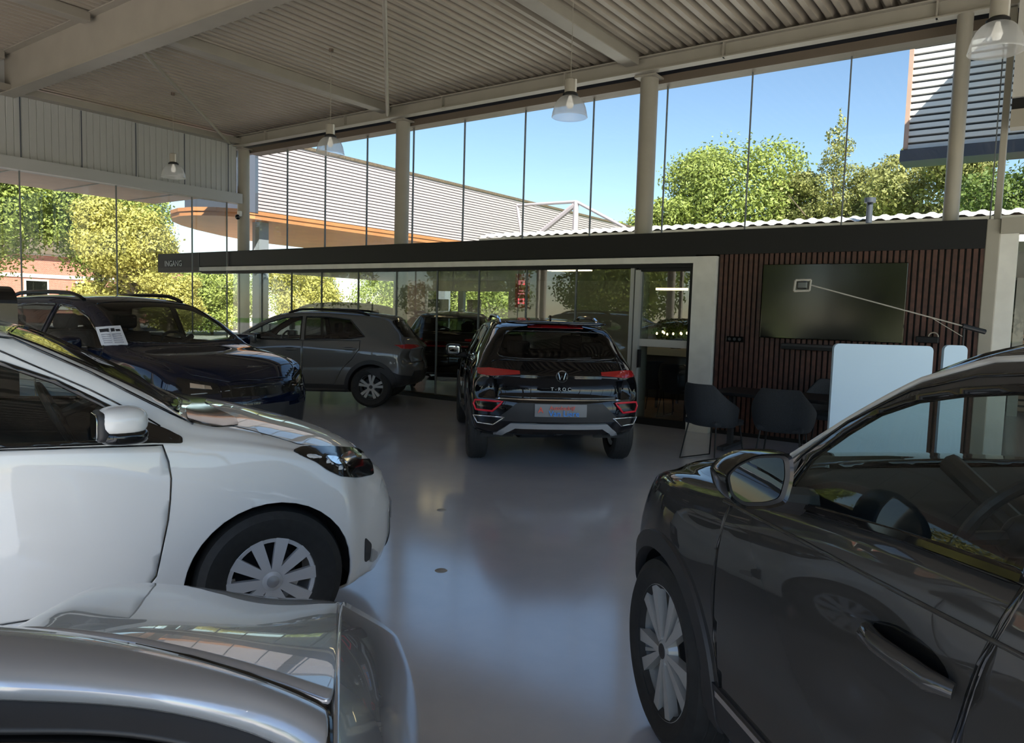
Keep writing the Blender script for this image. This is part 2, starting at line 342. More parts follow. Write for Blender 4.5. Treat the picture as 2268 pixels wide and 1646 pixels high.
# back room: ceiling, walls with openings, office partition
sbox('ceiling', (-17.4, 10.6, 2.5), (XR, 17.1, 2.62), M['cream'])
sbox('wall_far', (-17.0, 17, 0), (-15.7, 17.15, 2.5), M['salmon'])
sbox('wall_far', (-15.7, 17, 2.2), (-12.5, 17.15, 2.5), M['cream']); sbox('wall_far', (-15.7, 17, 0), (-12.5, 17.15, 1.0), M['greyconc'])
sbox('wall_far', (-12.5, 17, 0), (-5.3, 17.15, 2.5), M['cream']); sbox('wall_far', (-14.35, 16.98, 1.0), (-14.15, 17.1, 2.2), M['bird'])
for a, b in ((-15.7, -14.35), (-14.15, -12.5)):
    o = pane_y(a, b, 1.0, 2.2, 17.05, joint=False)
    MB().box((a + .22, 16.9, 1.12), (b - .35 if a < -15 else a + .7, 16.97, 1.95)).obj('screen', M['gloss'], o)
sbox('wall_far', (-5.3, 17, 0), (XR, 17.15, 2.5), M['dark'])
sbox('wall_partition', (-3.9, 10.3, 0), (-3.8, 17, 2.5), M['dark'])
sbox('floor', (-6.8, 10.25, 0), (-3.9, 17, .012), M['oak'])
sbox('wall_right', (-.52, 9.9, 4.12), (XR, 10.1, 5.2), M['beige']); sbox('trim_14', (-.52, 9.95, 3.99), (XR, 10.1, 4.12), M['blackp']); sbox('trim_15', (-.52, 9.9, 3.8), (XR, 10.1, 3.99), M['steel'])
# ------------------------------------------------------------------ exterior
brick('red_brick', (.42, .13, .08), (.50, .18, .11), (.45, .38, .33), 4.0, rot='y')
brick('red_brick_front', (.42, .13, .08), (.50, .18, .11), (.45, .38, .33), 4.0, rot='x')
brick('paving', (.52, .47, .42), (.60, .55, .50), (.30, .27, .24), 3.0, rot=False)
struct(MB().box((-80, -20, -.35), (60, 60, -.03)).obj('paving', MATS['paving']))
struct(MB().box((-80, -80, -.35), (60, -20, -.03)).obj('lawn', M['grass']))
struct(MB().box((-20, 24, -.03), (60, 60, -.01)).obj('lawn', M['grass']))

def leafmat(name, c, c2, tr=.25):
    m = bpy.data.materials.new(name); m.use_nodes = True; nt = m.node_tree; b = nt.nodes['Principled BSDF']
    n = nt.nodes.new('ShaderNodeTexNoise'); n.inputs['Scale'].default_value = 1.3; n.inputs['Detail'].default_value = 8; n.inputs['Roughness'].default_value = .75
    tc = nt.nodes.new('ShaderNodeTexCoord'); r = nt.nodes.new('ShaderNodeValToRGB'); r.color_ramp.elements[0].position = .38; r.color_ramp.elements[1].position = .62
    r.color_ramp.elements[0].color = (*c, 1); r.color_ramp.elements[1].color = (*c2, 1)
    nt.links.new(tc.outputs['Object'], n.inputs['Vector']); nt.links.new(n.outputs[0], r.inputs[0]); nt.links.new(r.outputs[0], b.inputs['Base Color'])
    b.inputs['Roughness'].default_value = .6
    t = nt.nodes.new('ShaderNodeBsdfTranslucent'); nt.links.new(r.outputs[0], t.inputs[0])
    mx = nt.nodes.new('ShaderNodeMixShader'); mx.inputs[0].default_value = tr
    nt.links.new(b.outputs[0], mx.inputs[1]); nt.links.new(t.outputs[0], mx.inputs[2]); nt.links.new(mx.outputs[0], nt.nodes['Material Output'].inputs[0])
    return m
LF = [leafmat('leaf_green', (.16, .21, .04), (.40, .46, .11)), leafmat('leaf_yellow', (.30, .29, .06), (.60, .54, .15)), leafmat('leaf_pine', (.17, .19, .05), (.40, .39, .13)), leafmat('leaf_dark', (.05, .09, .02), (.16, .22, .04))]
def foliage(name, blobs, n, size, m, parent):
    n = int(n * 4.2); size *= .48
    """leaf quads scattered through the shells of ellipsoid blobs (cx,cy,cz,rx,ry,rz)"""
    vol = np.array([b[3] * b[4] + b[3] * b[5] + b[4] * b[5] for b in blobs]); cnt = rng.multinomial(n, vol / vol.sum())
    P, N = [], []
    for b, k in zip(blobs, cnt):
        d = rng.normal(size=(k, 3)); d /= np.linalg.norm(d, axis=1)[:, None]
        r = rng.uniform(.35, 1.0, (k, 1)) ** .45
        P.append(np.array(b[:3]) + d * r * np.array(b[3:]) * (1 + .10 * rng.normal(size=(k, 1)))); N.append(d + .7 * rng.normal(size=(k, 3)))
    P = np.vstack(P); N = np.vstack(N); N /= np.linalg.norm(N, axis=1)[:, None]; k = len(P)
    a = np.cross(N, rng.normal(size=(k, 3))); a /= np.linalg.norm(a, axis=1)[:, None]; b = np.cross(N, a)
    s = size * rng.uniform(.6, 1.4, (k, 1))
    V = np.stack([P - a * s, P - b * s * .55, P + a * s, P + b * s * .55], 1).reshape(-1, 3)
    me = bpy.data.meshes.new(name); me.from_pydata(V.tolist(), [], np.arange(4 * k).reshape(-1, 4).tolist())
    return link(name, me, parent, m)
def blobs_round(h, r, n=14, z0=.35):
    out = [(0, 0, h * .62, r * .72, r * .72, h * .30)]
    for i in range(n):
        a = rng.uniform(0, 2 * PI); q = rng.uniform(.35, .85) * r; z = h * rng.uniform(z0, .86); s = r * rng.uniform(.28, .46) * (1.15 - .4 * abs(z / h - .6))
        out.append((q * math.cos(a), q * math.sin(a), z, s, s, s * .85))
    return out
def blobs_cone(h, r, n=22):
    out = []
    for i in range(n):
        z = h * (.12 + .86 * i / (n - 1)); q = r * (1 - i / (n - 1)) ** .9 + .12; a = i * 2.4
        out.append((q * .45 * math.cos(a), q * .45 * math.sin(a), z, q * .7, q * .7, h * .035 + q * .12))
    return out
def tree(name, label, x, y, h, r, leaf, kind='round', n=6000, size=.16, z0=.35, group='trees around the showroom', trunk=.16):
    t = thing(name, label, 'tree', (x, y, -.03), rng.uniform(0, 6), group)
    mb = MB(); mb.tube([(0, 0, 0), (.05, .02, h * .25), (0, .05, h * .6)], [trunk, trunk * .8, trunk * .3], 8)
    for i in range(6):
        a = i * 1.1; mb.tube([(0.03, .02, h * (.25 + .05 * i)), (r * .35 * math.cos(a), r * .35 * math.sin(a), h * (.45 + .05 * i)), (r * .65 * math.cos(a), r * .65 * math.sin(a), h * (.55 + .05 * i))], [trunk * .5, trunk * .3, .02], 6)
    mb.obj('trunk', M['bark'], t, True)
    foliage('crown', blobs_cone(h, r) if kind == 'cone' else blobs_round(h, r, z0=z0), n, size, leaf, t); return t
# trees beyond the back roof
tree('broad_tree', 'tall round yellow-green tree rising over the roof, right of the middle column', -16.0, 44.0, 13.2, 4.5, LF[0], n=10000, size=.22, z0=.3)
tree('conifer_tree', 'pointed pine whose tip stands above the trees beside the white louvred block', -9.9, 43, 12.9, 3.9, LF[2], 'cone', 9000, .16)
tree('broad_tree', 'pine-green tree crown directly under the white louvred block', -4.6, 41, 10.6, 3.2, LF[2], n=8000, size=.2)
tree('broad_tree', 'rounded pine-green tree between the pointed pine and the louvred block', -7.4, 44, 10.6, 2.8, LF[2], n=8000, size=.2)
tree('broad_tree', 'dull green tree filling the gap between round tree and pointed pine', -12.2, 44.5, 10.9, 2.6, LF[2], n=8000, size=.2)
tree('broad_tree', 'small pale green tree low beside the middle column', -20.4, 42, 9.3, 2.4, LF[0], n=5500, size=.2)
tree('broad_tree', 'dark green tree seen right of the thin white post', -1.6, 36, 8.6, 2.8, LF[3], n=6000, size=.18)
# trees through the left glass wall
tree('broad_tree', 'big green tree with a thick bare trunk behind the left glass wall', -39.7, 18.4, 8.3, 3.0, LF[0], n=9000, size=.19, z0=.55, trunk=.28)
tree('broad_tree', 'green tree in front of the brick houses at the far left edge', -40.5, 14.0, 8.8, 3.3, LF[0], n=9000, size=.19, z0=.55, trunk=.22)
tree('broad_tree', 'golden-yellow tree left of the entrance sign', -33.1, 17.0, 6.4, 2.4, LF[1], n=9000, size=.15, z0=.2)
tree('bush', 'low golden bush below the entrance sign', -29.6, 16.6, 3.0, 1.3, LF[1], n=3500, size=.12, z0=.2)
tree('broad_tree', 'shady tree outside the left glass, nearest the front', -42, 7.5, 8.6, 3.2, LF[0], n=7000, size=.19, z0=.4)
for i, (x, y, h, r, l) in enumerate(((-36, 22.5, 4.2, 2.2, 0), (-33, 26, 4.0, 2.1, 1), (-30, 31, 4.4, 2.3, 0), (-28, 36, 4.2, 2.2, 1), (-25, 40, 4.5, 2.4, 0))):
    tree('bush', ['bright green bush under the orange soffit', 'yellow-green bush behind the lower glass, left part', 'green bush behind the lower glass beside a grey post', 'yellowish bush seen between two lower glass joints', 'green bush near the left end of the back room'][i], x, y, h, r, LF[l], n=3500, size=.16, z0=.15, trunk=.08)
for i, (x, y) in enumerate(((-17.5, 23.0), (-20.5, 24.0))):
    tree('bush', ['lime green bush outside the far windows, right one', 'lime green bush outside the far windows, left one'][i], x, y, 3.2, 1.8, LF[0], n=2500, size=.15, z0=.15, trunk=.06)
# trees in front of the building (seen mirrored in paint and glass)
for i, (x, y, h, r, l) in enumerate(((-14, -24, 7.5, 3.5, 0), (-7, -27, 7.5, 3.8, 0), (0, -29, 7, 3.6, 3), (-21, -20, 8, 3.8, 0), (-28, -14, 8.5, 4, 0), (-33, -5, 8.5, 3.8, 0), (-37, 1, 8, 3.6, 1), (-26, -27, 8.5, 4.2, 0), (-34, -22, 9, 4.4, 0))):
    tree('broad_tree', 'leafy tree standing on the lawn outside the front glazing', x, y, h, r, LF[l], n=4500, size=.24, z0=.25, group='trees outside the front glazing')

# louvred building on the left, seen through the upper glass
lb = thing('louvred_building', 'long building clad in pale pinkish louvres on an orange soffit, left of centre', 'building', (-18, 12.2, 0))
MB().box((-2.7, .06, 4.3), (-.06, 38, 6.15)).obj('core', M['navyf'], lb)
mb = MB(); z = 4.22
while z < 6.2: mb.box((-.06, .02, z), (0.02, 38, z + .068), .0); z += .0945
mb.obj('louvre_cladding', M['slat'], lb)
MB().box((-2.75, -.1, 4.15), (.05, .42, 6.25)).obj('end_frame', M['navyf'], lb)
MB().box((-2.75, -.1, 6.18), (.06, 38, 6.27)).obj('coping', M['bark'], lb)
pr = [(0, -.1), (-.35, -.6), (-.9, -.92), (-1.5, -.98), (-2.2, -.8), (-3.0, -.35), (-3.8, .4), (-4.6, 1.4), (-5.5, 2.8), (-6.2, 4.2), (-6.6, 5.6), (-6.8, 7.8), (-6.8, 38), (0, 38)]
MB().prism(pr, 3.98, 4.16, 'z').obj('soffit', M['orange'], lb)
MB().prism([(p[0] + (.03 if p[0] > -1 else -.03), p[1] - .03) for p in pr], 4.10, 4.2, 'z').obj('soffit_edge', M['orange'], lb)
for y in (.95, 9, 18, 27): MB().box((-.75, y - .16, 0), (-.43, y + .16, 4.0)).obj('post', M['bird'], lb)
# own eave outside the left wall
struct(MB().box((-19.1, -5, 4.16), (-15.5, 10.3, 4.36)).obj('eave', M['salmon']))
mb = MB()
for y in np.arange(-4, 10.2, 1.7): mb.box((-19.1, y, 4.14), (-15.5, y + .02, 4.162))
struct(mb.obj('eave_joint', M['greyconc']))
# louvred block on the right
rb = thing('louvred_block', 'bright white louvred block hanging at the upper right above the trees', 'building', (-2.36, 15, 0))
MB().box((.05, .08, 4.6), (4.6, .55, 9.2)).obj('core', M['navyf'], rb)
mb = MB(); z = 4.72
while z < 9.2: mb.box((.06, 0, z), (4.6, .08, z + .075)); z += .118
mb.obj('louvre_cladding', M['slatw'], rb)
MB().box((0, -.03, 4.72), (.07, .58, 9.2)).obj('corner_trim', M['salmon'], rb)
MB().box((-.04, -.06, 4.5), (4.6, .6, 4.7)).obj('bottom_trim', M['navyf'], rb)
MB().box((1.27, -2.6, 6.37), (6, -.05, 6.6)).obj('shadow_caster', M['navyf'], rb)  # unseen slab, added only to throw the diagonal shadow across the louvres
# corrugated roof edge of the low rear wing, with sunlit ribs
mb = MB(); x = -11.2; rows = [[], [], []]
while x < 6:
    for dx, dz in ((0, 0), (.06, .03), (.12, .03), (.18, 0)):
        for r, (yy, zz) in zip(rows, ((13.9, 3.35), (14.3, 3.47), (17.3, 3.5))): r.append((x + dx, yy, zz + dz))
    x += .24
mb.grid(rows); mb.box((-11.2, 13.95, 2.6), (6, 17.2, 3.30)); mb.box((-11.2, 13.98, 3.3), (6, 14.04, 3.35))
ro = mb.obj('corrugated_roof', M['corrug']); tag(ro, 'strip of pale corrugated roofing running just above the black beam', 'roof')
# pale roof surface with end tubes
tr = thing('roof_truss', 'thin grey steel frame standing on the roof, left of the middle column', 'steel frame', (-12.2, 20, 3.5))
bar = lambda a, b, r, nm: MB().tube([a, b], r, 8).obj(nm, M['slat'], tr)
bar((-2.25, 0, 1.62), (0, 0, 1.6), .05, 'top_bar'); bar((0, 0, 1.6), (1.75, 0, .72), .05, 'side_bar'); bar((0, 0, 1.6), (0, 0, 0), .09, 'post')
bar((-.05, 0, 1.5), (-1.6, 0, .5), .09, 'diagonal_bar'); bar((-2.25, 0, 1.6), (-1.9, .0, 0), .05, 'side_bar'); bar((1.75, 0, .74), (1.7, 0, 0), .05, 'post'); 
# small pipe on the roof edge
pp = MB().lathe([(.05, 0), (.05, .34), (.09, .34), (.09, .42), (0, .42)], 16, c=(-2.62, 13.8, 3.3)).obj('vent_pipe', M['navyf'], None, True); tag(pp, 'short dark blue pipe sticking up at the corrugated roof edge', 'pipe')
# brick houses across the street on the left
bh = thing('brick_house', 'row of red brick houses with white bands far behind the left glass', 'building', (-55, 4, 0))
MB().box((-6, -14, 0), (0, 28, 4.6)).obj('wall', MATS['red_brick'], bh)
MB().box((0, -14, 3.0), (.06, 28, 3.25)).box((0, -14, 4.5), (.1, 28, 4.75)).box((0, -14, .9), (.06, 28, 1.15)).obj('band', M['frame'], bh)
for y in np.arange(-12, 27, 3.2):
    f = MB().box((0, y, 1.5), (.05, y + 1.5, 2.9)).obj('window', M['frame'], bh); MB().box((.05, y + .12, 1.62), (.06, y + 1.38, 2.78)).obj('pane', M['gloss'], f)
MB().prism([(-6.3, 4.6), (.4, 4.6), (-3, 7.4)], -14, 28, 'y').obj('roof', M['bark'], bh)
# brick building beyond the right window, with a slatted gate
rw = tag(MB().box((-.9, 20, 0), (5, 20.3, 3.4)).obj('brick_wall', MATS['red_brick_front']), 'sunlit red brick wall outside the window at the far right', 'wall')
gt = thing('slatted_gate', 'white and timber slatted gate outside the window at the far right', 'gate', (-.45, 16.2, 0))
mb = MB()
for z in np.arange(.1, 2.3, .11): mb.box((.06, 0, z), (.55, .05, z + .07))
mb.obj('slats', M['salmon'], gt); MB().box((-.1, -.02, 0), (.06, .07, 2.5)).box((.55, -.02, 0), (.66, .07, 2.4)).obj('posts', M['frame'], gt)

hg = thing('hedge', 'long clipped hedge far behind the building, seen through the lower glass', 'hedge', (-44, 24, -.03))
foliage('leaves', [(0, 0, 2.1, 1.2, 1.6, 2.1), (2.5, 3, 2.1, 1.2, 2.6, 2.1), (5, 7, 2.1, 1.2, 2.8, 2.1), (7.5, 11.5, 2.1, 1.2, 3.0, 2.1), (10, 16, 2.1, 1.3, 3.0, 2.1), (13, 20, 2.1, 1.6, 3.0, 2.1), (16, 24, 1.3, 2, 3.0, 1.5), (20, 26, 1.3, 3, 1.6, 1.5)], 13000, .16, LF[0], hg)
MB().tube([(0, 0, 0), (5, 7, .3), (10, 16, .3), (20, 26, .0)], .12, 6).obj('stems', M['bark'], hg)
# ------------------------------------------------------------------ cars
def pchip(tab):
    xs = np.array([t[0] for t in tab], float); ys = np.array([t[1] for t in tab], float); o = np.argsort(xs); xs, ys = xs[o], ys[o]
    h = np.diff(xs); d = np.diff(ys) / h; m = np.zeros(len(xs)); m[0], m[-1] = d[0], d[-1]
    for i in range(1, len(xs) - 1):
        if d[i - 1] * d[i] > 0: w1, w2 = 2 * h[i] + h[i - 1], h[i] + 2 * h[i - 1]; m[i] = (w1 + w2) / (w1 / d[i - 1] + w2 / d[i])
    def f(x):
        x = min(max(x, xs[0]), xs[-1]); i = min(max(int(np.searchsorted(xs, x)) - 1, 0), len(xs) - 2); t = (x - xs[i]) / h[i]
        return float(ys[i] * (1 + 2 * t) * (1 - t) ** 2 + h[i] * m[i] * t * (1 - t) ** 2 + ys[i + 1] * t * t * (3 - 2 * t) + h[i] * m[i + 1] * t * t * (t - 1))
    return f
class View:
    """maps car-local points to 2D and back: kind 'xz' (side s=+1 left / -1 right), 'yz' (s=+1 front / -1 rear), 'xy' (top) or 'cam' (the photograph)"""
    def __init__(s, kind, sgn=1, car=None, mir=False): s.k, s.s, s.car, s.mir = kind, sgn, car, mir
    def proj(s, p):
        if s.k == 'xz': return (p.x, p.z)
        if s.k == 'yz': return (p.y, p.z)
        if s.k == 'xy': return (p.x, p.y)
        q = Vector((p.x, -p.y, p.z)) if s.mir else p
        v = s.car.w(q) - CC; t = CF.dot(v)
        if t < .05: return (1e6, 1e6)
        return (1134 + FPX * CR.dot(v) / t, 823 - FPX * CU.dot(v) / t)
    def ray(s, u, v):
        if s.k == 'xz': return Vector((u, 3 * s.s, v)), Vector((0, -s.s, 0))
        if s.k == 'yz': return Vector((4 * s.s, u, v)), Vector((-s.s, 0, 0))
        if s.k == 'xy': return Vector((u, v, 4)), Vector((0, 0, -1))
        o, d = s.car.l(CC), (s.car.Ri @ pray(u, v)).normalized()
        return (Vector((o.x, -o.y, o.z)), Vector((d.x, -d.y, d.z))) if s.mir else (o, d)
    def plane(s, a, b):
        if s.k == 'cam':
            o, d1 = s.ray(*a); _, d2 = s.ray(*b); n = d1.cross(d2); return o, n.normalized()
        n = Vector((b[1] - a[1], -(b[0] - a[0]), 0)).normalized()
        if s.k == 'xz': return Vector((a[0], 0, a[1])), Vector((n.x, 0, n.y))
        if s.k == 'yz': return Vector((0, a[0], a[1])), Vector((0, n.x, n.y))
        return Vector((a[0], a[1], 0)), n
def pip(p, poly):
    x, y = p; c = False; j = len(poly) - 1
    for i in range(len(poly)):
        xi, yi = poly[i]; xj, yj = poly[j]
        if (yi > y) != (yj > y) and x < (xj - xi) * (y - yi) / (yj - yi) + xi: c = not c
        j = i
    return c
def rnd(poly, r=.25, n=3):
    """round a polygon's corners by quadratic fillets (r = share of the shorter edge)"""
    out = []; N = len(poly)
    for i in range(N):
        p0, p1, p2 = (Vector(poly[k % N]).to_2d() for k in (i - 1, i, i + 1)); a = p1.lerp(p0, r); b = p1.lerp(p2, r)
        for k in range(n + 1): t = k / n; out.append(tuple(a * (1 - t) ** 2 + p1 * 2 * t * (1 - t) + b * t * t))
    return out
class Car:
    def __init__(s, name, label, loc, deg, T, paint):
        s.T, s.paint = T, paint; th = math.radians(deg)
        s.root = thing(name, label, 'car', (loc[0], loc[1], 0), th); s.R = Matrix.Rotation(th, 3, 'Z'); s.Ri = s.R.transposed(); s.o = Vector((loc[0], loc[1], 0))
        s.shell()
    def w(s, p): return s.R @ p + s.o
    def l(s, p): return s.Ri @ (p - s.o)
    def cam(s, mir=False): return View('cam', 1, s, mir)
    def shell(s):
        T = s.T; f = {k: pchip(T[k]) for k in ('zt', 'zs', 'ws', 'zr', 'wr', 'wm', 'zb')}; pf, pr = pchip(T['pf']), pchip(T['pr']); xr, xf = T['xr'], T['xf']
        segs = (2, 2, 5, 5, 4, 6, 5, 4, 6)
        def section(x):
            zt, zs, ws, zr, wr, wm, zb = (f[k](x) for k in ('zt', 'zs', 'ws', 'zr', 'wr', 'wm', 'zb')); h = zs - zb
            ws = min(ws, wm); wr = min(wr, ws)
            c = [(0, zb), (.7 * wm, zb), (wm - .045, zb + .06), (wm, zb + .42 * h), (wm - .004, zb + .78 * h), (ws, zs), ((ws + wr) / 2 + .018 * min(1, (zr - zs) / .3), (zs + zr) / 2), (wr, zr), (wr * .62, zr + .72 * (zt - zr)), (0, zt)]
            c = [Vector(p) for p in c]; c.append(Vector((-c[-2].x, c[-2].y))); c.insert(0, Vector((-c[1].x, c[1].y))); out = []
            for i, n in enumerate(segs):
                p0, p1, p2, p3 = c[i:i + 4]; kk = .42
                m1 = (p2 - p0) * kk; m2 = (p3 - p1) * kk; L = (p2 - p1).length
                if m1.length > L: m1 *= L / m1.length
                if m2.length > L: m2 *= L / m2.length
                for k in range(n): t = k / n; out.append(p1 * (1 + 2 * t) * (1 - t) ** 2 + m1 * t * (1 - t) ** 2 + p2 * t * t * (3 - 2 * t) + m2 * t * t * (t - 1))
            out.append(c[-2]); return out
        def warp(x, y, z):
            s0 = xf - T.get('lf', .75)
            if x > s0: q = ((x - s0) / (xf - s0)) ** 2; x -= q * (pf(z) + T.get('plf', .3) * min(1.1, abs(y) / .8) ** T.get('ppf', 2.6))
            s1 = xr + T.get('lr', .6)
            if x < s1: q = ((s1 - x) / (s1 - xr)) ** 2; x += q * (pr(z) + T.get('plr', .2) * min(1.1, abs(y) / .8) ** 3)
            return x
        bm = bmesh.new(); N = T.get('n', 110); rings = []; half = None
        for i in range(N + 1):
            x = xr + (xf - xr) * i / N; sec = section(x); L = [bm.verts.new((warp(x, p.x, p.y), p.x, p.y)) for p in sec]
            Rr = [None if k in (0, len(sec) - 1) else bm.verts.new((warp(x, p.x, p.y), -p.x, p.y)) for k, p in enumerate(sec)]
            Rr[0], Rr[-1] = L[0], L[-1]; rings.append((L, Rr, sec))
        for (A, Ar, _), (B, Br, _) in zip(rings, rings[1:]):
            for k in range(len(A) - 1):
                bm.faces.new((A[k], A[k + 1], B[k + 1], B[k])); bm.faces.new((Ar[k + 1], Ar[k], Br[k], Br[k + 1]))
        for x, (L, Rr, sec) in ((xr, rings[0]), (xf, rings[-1])):
            m = 8; cols = [L]
            for j in range(1, m): cols.append([bm.verts.new((warp(x, p.x * (1 - 2 * j / m), p.y), p.x * (1 - 2 * j / m), p.y)) if 0 < k < len(sec) - 1 else L[k] for k, p in enumerate(sec)])
            cols.append(Rr)
            for a, b in zip(cols, cols[1:]):
                for k in range(len(sec) - 1):
                    q = []
                    for v in (a[k], a[k + 1], b[k + 1], b[k]):
                        if v not in q: q.append(v)
                    if len(q) > 2:
                        try: bm.faces.new(q)
                        except ValueError: pass
        bmesh.ops.recalc_face_normals(bm, faces=bm.faces)
        s.bm = bm; s.bvh = BVHTree.FromBMesh(bm)
    def hit(s, view, u, v):
        o, d = view.ray(u, v); return s.bvh.ray_cast(o, d)[:2]
    def cut(s, view, poly, filt=None):
        bm = s.bm; us = [p[0] for p in poly]; vs_ = [p[1] for p in poly]; eu = .05 * (max(us) - min(us)) + .02; ev = .05 * (max(vs_) - min(vs_)) + .02
        u0, u1, v0, v1 = min(us) - eu, max(us) + eu, min(vs_) - ev, max(vs_) + ev; fs = []
        for fc in bm.faces:
            c = fc.calc_center_median()
            if filt and not filt(c, fc.normal): continue
            pr_ = [view.proj(v.co) for v in fc.verts]
            if max(p[0] for p in pr_) < u0 or min(p[0] for p in pr_) > u1 or max(p[1] for p in pr_) < v0 or min(p[1] for p in pr_) > v1: continue
            if max(p[0] for p in pr_) > 9e5: continue
            fs.append(fc)
        for a, b in zip(poly, poly[1:] + poly[:1]):
            if abs(a[0] - b[0]) + abs(a[1] - b[1]) < 1e-6: continue
            co, no = view.plane(a, b)
            g = fs + list({e for x in fs for e in x.edges}) + list({v for x in fs for v in x.verts})
            r = bmesh.ops.bisect_plane(bm, geom=g, plane_co=co, plane_no=no, dist=1e-5)
            fs = [x for x in r['geom'] if isinstance(x, bmesh.types.BMFace)]
        return [x for x in fs if pip(view.proj(x.calc_center_median()), poly)]
    def split(s, faces, name, m, parent=None, thick=0.0, delete=False, label=None):
        if not delete:
            vm = {}; V, F = [], []
            for fc in faces:
                idx = []
                for v in fc.verts:
                    if v not in vm: vm[v] = len(V); V.append(tuple(v.co))
                    idx.append(vm[v])
                F.append(idx)
            me = bpy.data.meshes.new(name); me.from_pydata(V, [], F); me.shade_smooth(); o = link(name, me, parent or s.root, m)
            if thick: s.solid(o, thick)
            if label: o['label'] = label
        bmesh.ops.delete(s.bm, geom=faces, context='FACES')
        return None if delete else o
    def solid(s, o, th=.012):
        o.data.materials.append(M['dark']); md = o.modifiers.new('shell', 'SOLIDIFY'); md.thickness = th; md.offset = -1; md.material_offset = 1
    def path(s, view, pts, closed=True, step=.03, off=0):
        out = []; n = len(pts); px = view.k == 'cam'
        for i in range(n if closed else n - 1):
            a, b = Vector(pts[i]).to_2d(), Vector(pts[(i + 1) % n]).to_2d(); k = max(1, int((b - a).length / (step * (600 if px else 1))))
            for j in range(k):
                q = a.lerp(b, j / k); h = s.hit(view, q.x, q.y)
                if h[0] is not None: out.append(h[0] + h[1] * off)
        if not closed:
            h = s.hit(view, *pts[-1])
            if h[0] is not None: out.append(h[0] + h[1] * off)
        return out
    def line(s, view, pts, r=.004, m=None, name='shut_line', closed=False, parent=None, off=0, n=6):
        P = s.path(view, pts, closed, off=off); Q = P[:1]
        for p in P[1:]:
            if (p - Q[-1]).length > .004: Q.append(p)
        if len(Q) < 3: return None
        return MB().tube(Q, r, n, closed).obj(name, m or M['gloss'], parent or s.root, True, 60)
    def patch(s, view, poly, name, m, off=.006, res=.03, parent=None, sink=.012, label=None):
        bm = bmesh.new(); fc = bm.faces.new([bm.verts.new((p[0], p[1], 0)) for p in poly]); us = [p[0] for p in poly]; vs_ = [p[1] for p in poly]
        if view.k == 'cam': res *= 450
        for ax, (lo, hi) in ((0, (min(us), max(us))), (1, (min(vs_), max(vs_)))):
            k = max(1, int((hi - lo) / res))
            for i in range(1, k):
                no = Vector((1, 0, 0)) if ax == 0 else Vector((0, 1, 0))
                bmesh.ops.bisect_plane(bm, geom=bm.verts[:] + bm.edges[:] + bm.faces[:], plane_co=no * (lo + (hi - lo) * i / k), plane_no=no, dist=1e-6)
        bmesh.ops.triangulate(bm, faces=[f for f in bm.faces if len(f.verts) > 4])
        nr = {}; bad = []; last = None
        for v in bm.verts:
            h = s.hit(view, v.co.x, v.co.y)
            if h[0] is None: bad.append(v); continue
            v.co = h[0] + h[1] * off; nr[v] = h[1]
        bmesh.ops.delete(bm, geom=bad, context='VERTS')
        be = [e for e in bm.edges if e.is_boundary]; r = bmesh.ops.extrude_edge_only(bm, edges=be)
        nv = [x for x in r['geom'] if isinstance(x, bmesh.types.BMVert)]; bv = [v for v in nr if v.is_valid]
        for v in nv:
            src = min((e.other_vert(v) for e in v.link_edges if e.other_vert(v) in nr), key=lambda q: (q.co - v.co).length, default=None)
            if src: v.co = v.co - nr[src] * (off + sink)
        bmesh.ops.recalc_face_normals(bm, faces=bm.faces); me = bpy.data.meshes.new(name); bm.to_mesh(me); bm.free(); shade(me, 40)
        o = link(name, me, parent or s.root, m)
        if label: o['label'] = label
        return o
    def both(s): return (View('xz', 1), View('xz', -1))
    def window(s, polys, m, name='side_window', trim=.012, side=None):
        """polys in the side plane, cut on both flanks"""
        for sg in (1, -1):
            v = View('xz', sg); fl = lambda c, n, sg=sg: c.y * sg > .25 and c.z > .7 and abs(n.z) < .93
            for p in polys: s.glaze(v, p, m, name, trim, fl)
    def glaze(s, v, p, m, name, trim=.012, fl=None):
        fs = s.cut(v, p, fl)
        if not fs: return None
        o = s.split(fs, name, m)
        if trim: s.line(v, p, trim, M['gloss'], 'window_seal', True, o, off=-.004)
        return o
    def panel(s, view, poly, name, filt=None, label=None, seam=True, m=None):
        fs = s.cut(view, poly, filt)
        if not fs: return None
        o = s.split(fs, name, m or s.paint, thick=.012, label=label)
        if seam: s.line(view, poly, .0045, M['gloss'], 'shut_line', True, o, off=-.002)
        return o
